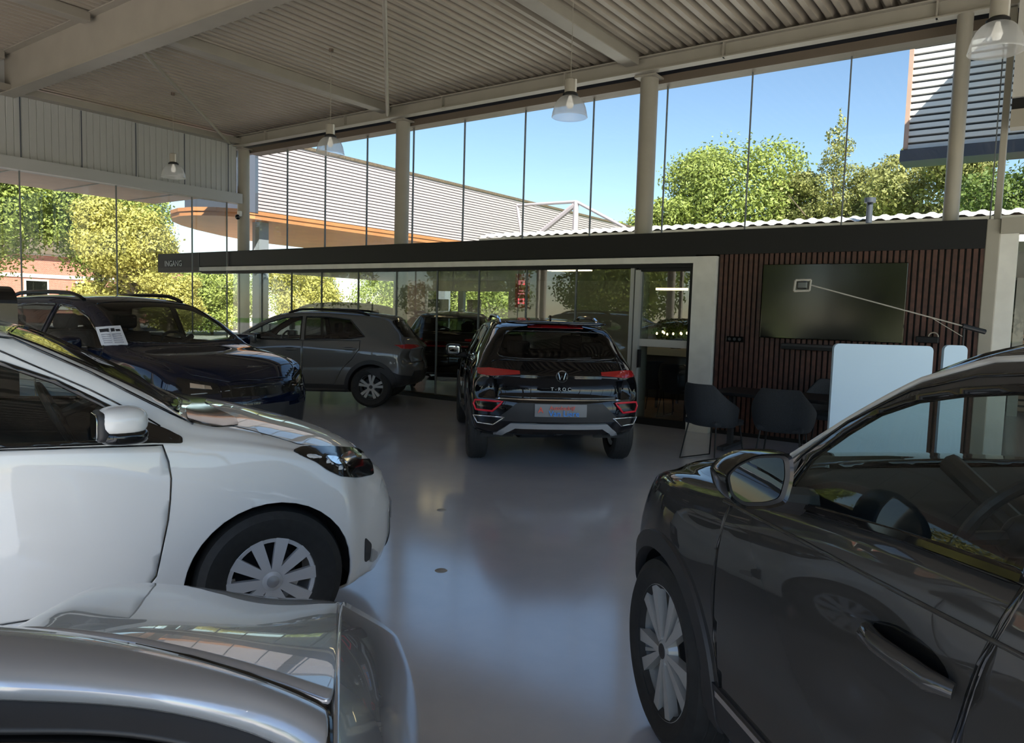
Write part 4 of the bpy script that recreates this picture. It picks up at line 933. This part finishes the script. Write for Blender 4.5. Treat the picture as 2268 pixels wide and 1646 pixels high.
C.window([[(.615, 1.122), (.625, 1.16), (.59, 1.25), (.485, 1.335), (.38, 1.403), (.26, 1.452), (.14, 1.48), (.01, 1.50), (-.15, 1.51), (-.16, 1.19), (.15, 1.168)]], M['tint'])
C.window([[(-.22, 1.195), (-.21, 1.52), (-.6, 1.52), (-1.05, 1.48), (-1.22, 1.25), (-1.0, 1.215)]], M['tint']); C.window([[(-1.29, 1.26), (-1.13, 1.475), (-1.45, 1.43), (-1.65, 1.28)]], M['priv'])
C.glaze(View('xy'), rnd([(.96, .67), (.90, .715), (.12, .63), (.12, -.63), (.90, -.715), (.96, -.67), (1.07, 0)], .1, 2), M['ws'], 'windscreen', .012, lambda c, n: n.z > .2 and c.z > 1.0)
C.glaze(View('yz', -1), rnd([(-.55, 1.48), (.55, 1.48), (.66, 1.20), (-.66, 1.20)], .15), M['priv'], 'rear_window', .012, lambda c, n: c.x < -1.5)
C.arches(.395, (1.34, -1.34), clad=M['plastic'], cw=.06)
C.panel(View('xy'), [(1.06, -.72), (1.14, 0), (1.06, .72), (1.5, .75), (1.8, .66), (2.0, .36), (2.05, 0), (2.0, -.36), (1.8, -.66), (1.5, -.75)], 'bonnet', up_)
for v in (AX, BX):
    fl = lambda c, n, v=v: c.y * v.s > .3
    C.panel(v, [(.90, 1.05), (.92, .9), (.90, .6), (.84, .40), (-.02, .40), (-.075, .6), (-.083, .846), (-.115, 1.014), (-.143, 1.117), (-.16, 1.172), (.15, 1.158), (.66, 1.105)], 'front_door', fl)
    C.panel(v, [(-.03, .40), (-.085, .6), (-.093, .846), (-.125, 1.014), (-.17, 1.175), (-1.1, 1.20), (-1.1, 1.0), (-.92, .75), (-.75, .5), (-.68, .40)], 'rear_door', fl)
    sl = C.patch(v, [(-1.0, .46), (.98, .46), (.98, .27), (-1.0, .27)], 'sill_cladding', M['plastic'], .008, .06)
    C.patch(v, [(-.9, .452), (.86, .452), (.86, .432), (-.9, .432)], 'chrome_strip', M['chrome'], .016, .06, sl, label='chrome strip')
    C.line(v, [(.95, 1.035), (.5, 1.05), (0, 1.06), (-.6, 1.075), (-1.1, 1.08)], .006, M['cgrey'], 'body_crease', off=-.001)
    C.line(v, [(.69, 1.105), (.695, 1.16), (.64, 1.245), (.50, 1.36), (.30, 1.465), (.12, 1.515), (-.1, 1.54), (-.6, 1.55)], .005)
    C.line(v, [(.70, 1.23), (.47, 1.388), (.29, 1.49), (.1, 1.55), (-.1, 1.572), (-1, 1.555)], .009, M['alloy'], 'roof_trim')
    C.patch(v, [(.60, 1.112), (.74, 1.10), (.70, 1.17), (.625, 1.235)], 'mirror_sail', M['gloss'], .006)
    C.patch(v, [(.66, 1.112), (.15, 1.16), (-.16, 1.176), (-.16, 1.190), (.15, 1.174), (.66, 1.122)], 'window_strip', M['gloss'], .012)
for sg in (1, -1):
    ol = rnd([(1.146, 1.242), (1.115, 1.272), (1.06, 1.296), (.968, 1.297), (.960, 1.235), (.975, 1.170), (1.02, 1.158), (1.09, 1.158), (1.13, 1.185)], .3, 3); cy, cz = 1.05, 1.23
    sc = lambda k, x, dz=0, dy=0: [(x, sg * (cy + (y - cy) * k + dy), cz + (z - cz) * k + dz) for y, z in ol]
    mh = MB().grid([sc(.90, .41), sc(.99, .405), sc(1.0, .43), sc(.97, .47), sc(.84, .52), sc(.55, .555), sc(.05, .565)], True).obj('door_mirror', M['gloss'], C.root, True, 60)
    k = MB(); k.bm.faces.new([k.bm.verts.new(v) for v in sc(.88, .418)]); k.obj('mirror_glass', M['mirror'], mh)
    MB().grid([sc(.80, .416), sc(.90, .409), sc(.90, .42)], True).obj('mirror_rim', M['plastic'], mh, True)
    MB().tube([(.55, sg * .83, 1.135), (.48, sg * 1.0, 1.168)], [.04, .03], 10).obj('mirror_arm', M['plastic'], mh, True)
for sg in (1, -1):
    for x, z in ((.04, .95), (-.98, .985)):
        h = C.hit(View('xz', sg), x, z); hd = MB().tube([h[0] + Vector((-.125, sg * .012, -.004)), h[0] + Vector((-.09, sg * .036, 0)), h[0] + Vector((.05, sg * .038, .004)), h[0] + Vector((.10, sg * .03, .006)), h[0] + Vector((.13, sg * .008, .006))], [.016, .022, .021, .022, .014], 10).obj('door_handle', M['cgrey'], C.root, True, 70)
        C.patch(View('xz', sg), [(x + .02 + .12 * math.cos(a), z + .045 * math.sin(a)) for a in np.linspace(0, 2 * PI, 25)[:-1]], 'handle_recess', M['gloss'], .001, .02)
for sg in (1, -1):
    hl = C.patch(View('yz', 1), [(sg * .45, .84), (sg * .76, .92), (sg * .83, .86), (sg * .80, .74), (sg * .45, .74)], 'headlight', M['gloss'], .006); C.patch(View('yz', 1), [(sg * .55, .83), (sg * .70, .86), (sg * .72, .80), (sg * .55, .78)], 'light_strip', M['chrome'], .012, .03, hl)
C.patch(View('yz', 1), [(-.44, .84), (.44, .84), (.44, .72), (-.44, .72)], 'grille', M['chrome'], .006); C.patch(View('yz', 1), [(-.6, .6), (.6, .6), (.68, .38), (-.68, .38)], 'lower_grille', M['plastic'], .006)
C.T['s'] = (1, 1, 1.05); rear_lights(C)
C.finish(); C.interior(.62, .5, steer=.37, hi=1.30)
wc = wheel_maker('c', .352, .235, .258, 'ten'); C.wheels(wc, (1.34, -1.34), .80, .352)

# ---- silver car at the lower left: bonnet, front wing, scuttle panel and side window
B = thing('hatchback', 'silver car cropped at the lower left corner, its glossy bonnet nearest the viewer', 'car', (-1.75, .75, 0), 0)
lp = lambda x, y, z: pz(x, y, z) - Vector(B.location)
def bgrid(name, rows, m, lv=2, th=.012, label=None):
    o = MB().grid([[lp(*p) for p in r] for r in rows]).obj(name, m, B, True, 80); o.modifiers.new('smooth', 'SUBSURF').levels = lv; o.modifiers['smooth'].render_levels = lv
    md = o.modifiers.new('shell', 'SOLIDIFY'); md.thickness = th; md.offset = 0
    if label: o['label'] = label
    return o
bgrid('bonnet', [[(20, 1402, 1.0), (60, 1398, 1.0), (200, 1408, .99), (350, 1436, .97), (550, 1490, .95), (725, 1553, .92), (738, 1560, .918)],
    [(45, 1392, .985), (90, 1375, .98), (220, 1388, .975), (380, 1398, .955), (560, 1425, .93), (735, 1468, .90), (742, 1470, .897)],
    [(120, 1350, .955), (150, 1337, .95), (280, 1344, .93), (420, 1354, .91), (590, 1372, .88), (740, 1385, .855), (748, 1386, .852)],
    [(200, 1305, .90), (240, 1291, .885), (350, 1289, .86), (480, 1303, .835), (600, 1323, .80), (705, 1323, .785), (752, 1332, .775)],
    [(215, 1304, .86), (250, 1294, .83), (352, 1296, .80), (482, 1312, .77), (602, 1332, .73), (705, 1336, .70), (760, 1345, .70)],
    [(240, 1330, .55), (270, 1325, .5), (360, 1328, .5), (490, 1345, .47), (610, 1365, .42), (705, 1375, .40), (765, 1385, .40)]], M['silver'])
bgrid('front_wing', [[(752, 1329, .775), (748, 1385, .855), (743, 1468, .90), (739, 1560, .918), (735, 1650, .92), (732, 1760, .91), (730, 1900, .90)],
    [(775, 1345, .765), (775, 1400, .84), (775, 1480, .88), (775, 1570, .90), (775, 1660, .90), (775, 1770, .89), (775, 1900, .88)],
    [(830, 1375, .72), (838, 1430, .79), (845, 1510, .83), (850, 1590, .85), (852, 1680, .85), (855, 1780, .84), (855, 1900, .83)],
    [(868, 1402, .66), (885, 1450, .72), (895, 1520, .75), (903, 1600, .76), (906, 1690, .76), (908, 1790, .75), (908, 1900, .74)],
    [(885, 1422, .60), (905, 1470, .64), (920, 1530, .65), (929, 1605, .65), (932, 1690, .65), (933, 1790, .64), (933, 1900, .63)],
    [(880, 1440, .42), (900, 1485, .42), (915, 1545, .42), (924, 1615, .40), (928, 1700, .40), (930, 1800, .38), (930, 1900, .36)],
    [(860, 1480, .20), (880, 1525, .20), (895, 1580, .20), (905, 1650, .20), (908, 1730, .2), (910, 1810, .2), (910, 1900, .2)]], M['silver'])
bgrid('scuttle_panel', [[(-200, 1375, 1.05), (0, 1393, 1.025), (160, 1405, 1.01), (350, 1443, .985), (550, 1500, .96), (700, 1563, .93), (724, 1582, .925)],
    [(-200, 1400, 1.06), (0, 1410, 1.035), (160, 1424, 1.02), (350, 1462, .995), (550, 1520, .965), (700, 1583, .935), (726, 1600, .928)],
    [(-200, 1455, 1.05), (0, 1470, 1.03), (180, 1478, 1.015), (360, 1505, .985), (560, 1555, .95), (700, 1615, .925), (727, 1640, .92)],
    [(-200, 1515, 1.02), (0, 1528, 1.0), (200, 1534, .985), (380, 1552, .96), (580, 1600, .925), (700, 1655, .905), (728, 1690, .90)],
    [(-200, 1535, 1.0), (0, 1545, .98), (200, 1550, .965), (380, 1568, .94), (580, 1618, .905), (700, 1690, .88), (728, 1760, .87)]], M['silver'])
bgrid('scuttle_seal', [[(-200, 1533, 1.0), (0, 1542, .978), (200, 1547, .963), (380, 1565, .938), (580, 1615, .903), (700, 1688, .878), (727, 1758, .868)],
    [(-200, 1580, .985), (0, 1585, .96), (200, 1590, .945), (380, 1605, .92), (560, 1655, .885), (680, 1740, .86), (715, 1810, .85)],
    [(-200, 1622, .97), (0, 1626, .945), (200, 1622, .93), (380, 1640, .905), (540, 1690, .87), (650, 1770, .845), (690, 1840, .84)]], M['plastic'])
bgrid('side_window', [[(-200, 1618, .965), (0, 1622, .94), (200, 1618, .925), (380, 1636, .90), (540, 1688, .865), (650, 1768, .84)],
    [(-200, 1760, .93), (0, 1760, .90), (200, 1760, .88), (380, 1770, .85), (530, 1790, .83), (620, 1820, .82)],
    [(-200, 1950, .9), (0, 1950, .86), (200, 1950, .83), (380, 1950, .80), (520, 1950, .78), (600, 1950, .78)]], M['gloss'])
ed = [lp(*q) for q in ((-200, 1380, 1.05), (20, 1402, 1.0), (45, 1392, .985), (120, 1350, .955), (200, 1305, .90), (215, 1304, .86), (240, 1330, .55))]
fd = (lp(120, 1350, .955) - lp(600, 1372, .88)).normalized(); fd.z = 0
o = MB().grid([[q + Vector((0, 0, -.004)) for q in ed], [q + fd * .03 + Vector((0, 0, -.05)) for q in ed], [q + fd * .05 + Vector((0, 0, -(q.z - .55) * .6 if q.z > .6 else -.1)) for q in ed], [Vector((q.x, q.y, .24)) + fd * .02 for q in ed]]).obj('far_wing', M['silver'], B, True, 80); md = o.modifiers.new('shell', 'SOLIDIFY'); md.thickness = .012
MB().tube([lp(*p) for p in ((300, 1432, .985), (420, 1458, .972), (550, 1497, .952), (640, 1530, .938), (700, 1558, .922), (722, 1574, .918), (729, 1600, .92), (731, 1660, .918), (731, 1760, .905), (731, 1880, .895))], .0065, 8).obj('shut_line', M['gloss'], B, True)
for x, y in ((600, 1560), (250, 1560)):
    p = pz(x, y, .62); p.z = .31; MB().lathe([(.15, -.09), (.28, -.1), (.31, -.06), (.31, .06), (.28, .1), (.15, .09), (.15, -.09)], 40, 'y', p - Vector(B.location)).obj('wheel', M['rubber'], B, True)
lb_ = MB(); P = [pz(*p) - Vector(B.location) for p in ((240, 1330, .5), (760, 1400, .45), (900, 1700, .4), (880, 1900, .4), (-200, 1950, .6), (-100, 1500, .7))]
lb_.bm.faces.new([lb_.bm.verts.new((p.x, p.y, .5)) for p in P]); lb_.bm.faces.new([lb_.bm.verts.new((p.x, p.y, .22)) for p in P]); lb_.obj('underbody', M['dark'], B)
# ------------------------------------------------------------------ furniture and fittings
tv = thing('television', 'large black wall television on the brown slatted wall', 'television', (-2.29, 10.04, 1.38))
MB().box((-.86, -.05, 0), (.86, -.01, .97), .008).obj('frame', M['gloss'], tv); MB().box((-.845, -.053, .02), (.845, -.05, .955)).obj('screen', M['tv'], tv); MB().box((-.3, -.01, .3), (.3, .012, .7)).obj('wall_mount', M['plastic'], tv)
sb = thing('soundbar', 'black soundbar mounted under the television', 'soundbar', (-2.38, 10.0, 1.24))
MB().box((-.48, -.05, 0), (.48, .05, .08), .02).obj('case', M['plastic'], sb, True); MB().box((-.46, -.056, .01), (.46, -.05, .045)).obj('grille', M['blackp'], sb)
sk = thing('wall_socket', 'small black socket strip on the slatted wall, left of the television', 'socket', (-3.5, 10.05, 1.30))
MB().box((-.12, -.03, 0), (.12, .0, .08), .006).obj('plate', M['gloss'], sk)
for k in (-.07, 0, .07): MB().lathe([(.022, -.031), (.022, -.034), (.0, -.034)], 16, 'y', (k, 0, .04)).obj('outlet', M['plastic'], sk)
# meeting table
tb = thing('meeting_table', 'long black meeting table in front of the slatted wall', 'table', (-2.45, 9.05, 0))
MB().box((-.85, -.42, .70), (.85, .42, .74), .008).obj('table_top', M['blackp'], tb)
for x in (-.7, .7):
    MB().box((x - .04, -.34, 0.02), (x + .04, .34, .06)).box((x - .03, -.04, .06), (x + .03, .04, .70)).obj('leg', M['plastic'], tb)
def armchair(label, x, y, rz, group=None):
    c = thing('armchair', label, 'chair', (x, y, 0), rz, group)   # faces local +y
    MB().box((-.24, -.24, .42), (.24, .24, .49), .03, 3).obj('seat', M['chairf'], c, True)
    rows = []
    for i in range(25):
        a = math.radians(200 - 220 * 0 + 0) ; t = -1 + 2 * i / 24; ang = -PI / 2 + t * 1.95; k = abs(t)
        top = .90 - .26 * max(0, (k - .42) / .58) ** .8; X = .30 * math.sin(t * 1.6) * (1.06); Yv = -.30 * math.cos(t * 1.55) + .16 * max(0, k - .75)
        rows.append([(X * .82, Yv * .82 + .02, .41), (X * .95, Yv * .95, .50), (X, Yv - .015, .5 + (top - .5) * .5), (X * 1.02, Yv - .04 * (1 - k), top)])
    o = MB().grid(rows).obj('back_shell', M['chairf'], c, True, 80); m_ = o.modifiers.new('shell', 'SOLIDIFY'); m_.thickness = .04; m_.offset = 0; m_ = o.modifiers.new('smooth', 'SUBSURF'); m_.levels = 1; m_.render_levels = 2
    for s_ in (-1, 1):
        MB().tube([(s_ * .20, .2, .42), (s_ * .25, .24, .012), (s_ * .25, -.26, .012), (s_ * .20, -.2, .42)], .009, 8).obj('sled_leg', M['blackp'], c, True)
    return c
armchair('charcoal shell armchair nearest the white door frame', -3.02, 8.12, -.35)
armchair('charcoal shell armchair between the other chair and the blue screen', -2.30, 8.28, .1)
armchair('dark armchair behind the table against the slatted wall', -2.15, 9.66, PI)
# pale blue screens
def screen(label, a, b, z0, z1, th):
    d = Vector((b[0] - a[0], b[1] - a[1], 0)); L = d.length; t = thing('partition_screen', label, 'screen', ((a[0] + b[0]) / 2, (a[1] + b[1]) / 2, 0), math.atan2(d.y, d.x), None)
    poly = []
    for cx, cz, a0 in ((L / 2 - .05, z1 - .05, 0), (-L / 2 + .05, z1 - .05, PI / 2), (-L / 2 + .05, z0 + .05, PI), (L / 2 - .05, z0 + .05, 1.5 * PI)):
        for k in range(6): q = a0 + k * PI / 10; poly.append((cx + .05 * math.cos(q), cz + .05 * math.sin(q)))
    MB().prism(poly, -th / 2, th / 2, 'y').obj('panel', M['board'], t)
    for s_ in (-1, 1): MB().box((s_ * (L / 2 - .05) - .02, -.02, .02), (s_ * (L / 2 - .05) + .02, .02, z0 + .02)).box((s_ * (L / 2 - .05) - .025, -.2, 0), (s_ * (L / 2 - .05) + .025, .2, .02)).obj('foot', M['blackp'], t)
    return t
screen('wide pale blue partition screen with rounded corners, left of the narrow one', (-1.65, 7.45), (-.89, 8.0), .30, 1.415, .04)
screen('narrow pale blue partition screen next to the wide one', (-.81, 8.06), (-.63, 8.19), .30, 1.43, .04)
# long-armed lamp in front of the television
fl = thing('floor_lamp', 'thin long-armed lamp reaching across in front of the television', 'lamp', (-.72, 8.87, 0))
MB().lathe([(0, 0), (.16, 0), (.16, .02), (0, .03)], 28).obj('base', M['blackp'], fl, True); MB().tube([(0, 0, .02), (0, 0, 1.62)], .011, 10).obj('pole', M['blackp'], fl, True)
a, b = Vector((-1.30, -.88, 1.985)), Vector((.0, .0, 1.61)); d = (b - a).normalized(); e2 = b + d * .20
MB().tube([a, b, e2], .007, 8).obj('arm', M['steel'], fl, True); MB().tube([b - d * .02, e2 + d * .02], .026, 10).obj('counterweight', M['blackp'], fl, True); MB().tube([b - d * .35 + Vector((0, 0, 0)), (0, 0, 1.50)], .004, 6).obj('stay_wire', M['steel'], fl)
hd = Vector((-1.37, -.93, 1.98)); q = MB()
for p0, p1 in (((-.09, 0, -.06), (.07, 0, -.05)), ((.07, 0, -.05), (.08, 0, .06)), ((.08, 0, .06), (-.08, 0, .05)), ((-.08, 0, .05), (-.09, 0, -.06))):
    r_ = lambda v: hd + Vector((v[0] * .8, v[0] * .55, v[2])); q.tube([r_(p0), r_(p1)], .012, 8)
q.obj('lamp_head', M['steel'], fl, True); MB().box(hd - Vector((.05, .04, .035)), hd + Vector((.05, .04, .04)), .01).obj('lamp_lens', M['gloss'], fl)
ck = thing('wall_shelf_box', 'small black box with a pale arched handle on the wall above the blue screens', 'box', (-1.17, 9.98, 1.40))
MB().box((-.12, -.06, 0), (.12, .07, .075), .01).obj('box', M['blackp'], ck); MB().tube([(.06 + .05 * math.cos(a_), -.02, .075 + .05 * math.sin(a_)) for a_ in np.linspace(0, PI, 11)], .008, 6).obj('handle', M['steel'], ck, True)
# pendant lamps
def pendant():
    t = thing('pendant_lamp', 'x', 'lamp', (0, 0, 3.92), 0, 'ribbed glass pendant lamps')
    pr = [(.205, 0), (.212, .004), (.205, .02), (.198, .06), (.182, .12), (.155, .18), (.118, .222), (.085, .24)]
    mb = MB(); n = 72; rings = []
    for r, h in pr: rings.append([mb.bm.verts.new(((r + (.003 if j % 2 and h > .01 else 0)) * math.cos(2 * PI * j / n), (r + (.003 if j % 2 and h > .01 else 0)) * math.sin(2 * PI * j / n), h)) for j in range(n)])
    for A_, B_ in zip(rings, rings[1:]):
        for j in range(n): mb.bm.faces.new((A_[j], A_[(j + 1) % n], B_[(j + 1) % n], B_[j]))
    mb.obj('lamp_shade', M['lampglass'], t, True, 80)
    MB().lathe([(.06, .24), (.088, .24), (.09, .265), (.066, .285), (.06, .285)], 32).obj('collar', M['blackp'], t, True)
    MB().lathe([(0, .285), (.068, .285), (.068, .43), (.05, .445), (0, .445)], 32).obj('gear_housing', M['steel'], t, True); MB().box((.066, -.012, .285), (.078, .012, .43)).obj('bracket', M['frame'], t)
    MB().lathe([(0, .10), (.03, .11), (.045, .15), (.03, .2), (.018, .25), (0, .25)], 20).obj('bulb', M['bulb'], t, True)
    MB().tube([(0, 0, .44), (0, 0, 1.50)], .004, 6).obj('cord', M['steel'], t); MB().lathe([(0, 1.49), (.035, 1.495), (.035, 1.54), (0, 1.54)], 20).obj('ceiling_rose', M['brown'], t, True)
    return t
p0 = pendant()
for i, (x, lab) in enumerate(((-4.75, 'ribbed glass pendant lamp against the blue sky beside the middle column'), (-8.98, 'ribbed glass pendant lamp left of the second column, before the pink louvres'), (-13.35, 'ribbed glass pendant lamp in front of the grey ribbed wall panels'), (-.54, 'large ribbed glass pendant lamp at the upper right corner'))):
    o = p0 if i == 0 else copy_tree(p0); o.location = (x, 7.57, 3.92); o['label'] = lab
# back-room fittings
rs = thing('hanging_sign', 'red hanging sign with bright pink symbols behind the glass', 'sign', (-7.78, 11.0, 1.70))
MB().box((-.15, -.015, 0), (.15, .015, .62)).obj('panel', M['redsign'], rs)
for k, z in enumerate((.12, .28, .42)):
    q = MB()
    if k == 0: q.box((-.08, -.02, z - .04), (.06, -.015, z - .02)).box((-.08, -.02, z + .03), (.06, -.015, z + .05)).box((-.08, -.02, z - .04), (-.05, -.015, z + .05)).box((.03, -.02, z - .04), (.06, -.015, z + .05))
    elif k == 1: q.box((-.08, -.02, z - .03), (.06, -.015, z - .01)).box((-.06, -.02, z + .02), (.04, -.015, z + .04))
    else: q.box((-.08, -.02, z + .06), (.06, -.015, z + .08)).box((-.08, -.02, z), (-.03, -.015, z + .06)).box((.0, -.02, z), (.06, -.015, z + .02)).box((.03, -.02, z), (.06, -.015, z + .06))
    q.obj('symbol', M['pink'], rs)
for x in (-.1, .1): MB().tube([(x, 0, .6), (x, 0, .84)], .003, 6).obj('hanger', M['steel'], rs)
for i, (x, y) in enumerate(((-10.1, 11.4), (-7.35, 11.9))):
    c = thing('ceiling_light', ['flat warm ceiling light behind the glass above the dark parked car', 'flat warm ceiling light behind the glass next to the red sign'][i], 'lamp', (x, y, 2.42)); MB().box((-.45, -.12, .02), (.45, .12, .08)).obj('housing', M['frame'], c); MB().box((-.43, -.1, 0), (.43, .1, .02)).obj('diffuser', M['glow'], c)
c = thing('ceiling_light', 'slim white light bar inside the office door', 'lamp', (-5.6, 12.6, 2.10)); MB().box((-.3, -.03, 0), (.3, .03, .04)).obj('diffuser', M['glow'], c)
for x in (-.25, .25): MB().tube([(x, 0, .04), (x, 0, .41)], .004, 6).obj('cord', M['plastic'], c)
ot = thing('office_table', 'oak topped table inside the glazed office', 'table', (-5.2, 12.5, 0)); MB().box((-.4, -.5, .70), (.4, .5, .74), .005).obj('table_top', M['oak'], ot)
for x in (-.35, .35):
    for y in (-.45, .45): MB().box((x - .02, y - .02, 0.012), (x + .02, y + .02, .70)).obj('leg', M['plastic'], ot)
armchair('dark armchair seen through the glazed office door, left one', -5.32, 11.5, .1); armchair('dark armchair seen through the glazed office door, right one', -4.72, 11.1, -.1)
sd = thing('sideboard', 'low timber counter behind the office chairs', 'counter', (-5.95, 13.7, 0)); MB().box((-.6, -.2, .012), (.55, .2, .86)).obj('body', M['dark'], sd); MB().box((-.62, -.22, .86), (.57, .22, 1.0)).obj('worktop', M['cream'], sd)
pt = thing('potted_plant', 'dark leafy plant with warm light bulbs on the office counter', 'plant', (-5.95, 13.7, 1.0)); MB().lathe([(0, 0), (.10, 0), (.13, .18), (.12, .18), (.09, .03), (0, .03)], 24).obj('pot', M['plastic'], pt, True)
foliage('leaves', [(0, 0, .38, .45, .18, .22), (-.25, 0, .3, .25, .15, .15)], 350, .06, LF[3], pt)
for i in range(9):
    a_ = i * 2.4; x, z = .48 * math.cos(a_) * (.4 + .07 * i), .30 + .16 * math.sin(a_ * 1.3)
    MB().superell((x, -.2, z), (.018, .018, .026), .9, 10, 6).obj('light_bulb', M['glow'], pt, True)
cm = thing('security_camera', 'small dome camera on the corner column', 'camera', (-15.3, 10.27, 3.62)); MB().box((-.04, -.05, .02), (.06, .02, .14), .01).obj('bracket', M['frame'], cm); MB().superell((.0, -.06, .0), (.055, .055, .06), .9).obj('dome', M['gloss'], cm, True)
for i, (x, y) in enumerate((tuple(pz(977, 1264, 0))[:2], tuple(pz(978, 1130, 0))[:2])):
    c = MB().lathe([(0, .004), (.034, .004), (.04, 0)], 24, c=(x, y, 0)).obj('cable_outlet', M['greyconc'], None, True); tag(c, ['round metal cap in the floor, nearer the viewer', 'round metal cap in the floor, nearer the black crossover'][i], 'floor cap')
bp = thing('stand_in_post', 'unidentified black shape built as a round-topped post at the extreme left edge', 'post', (-6.0, 2.09, 0)); MB().prism([(-.15, .03), (.15, .03), (.15, 1.58)] + [(.15 * math.cos(q), 1.58 + .12 * math.sin(q)) for q in np.linspace(.2, PI - .2, 11)] + [(-.15, 1.58)], -.08, .08, 'y').obj('panel', M['gloss'], bp); MB().lathe([(0, 0), (.2, 0), (.2, .03), (0, .04)], 28).obj('base', M['gloss'], bp, True)  # made-up post, standing in for an unidentified dark shape
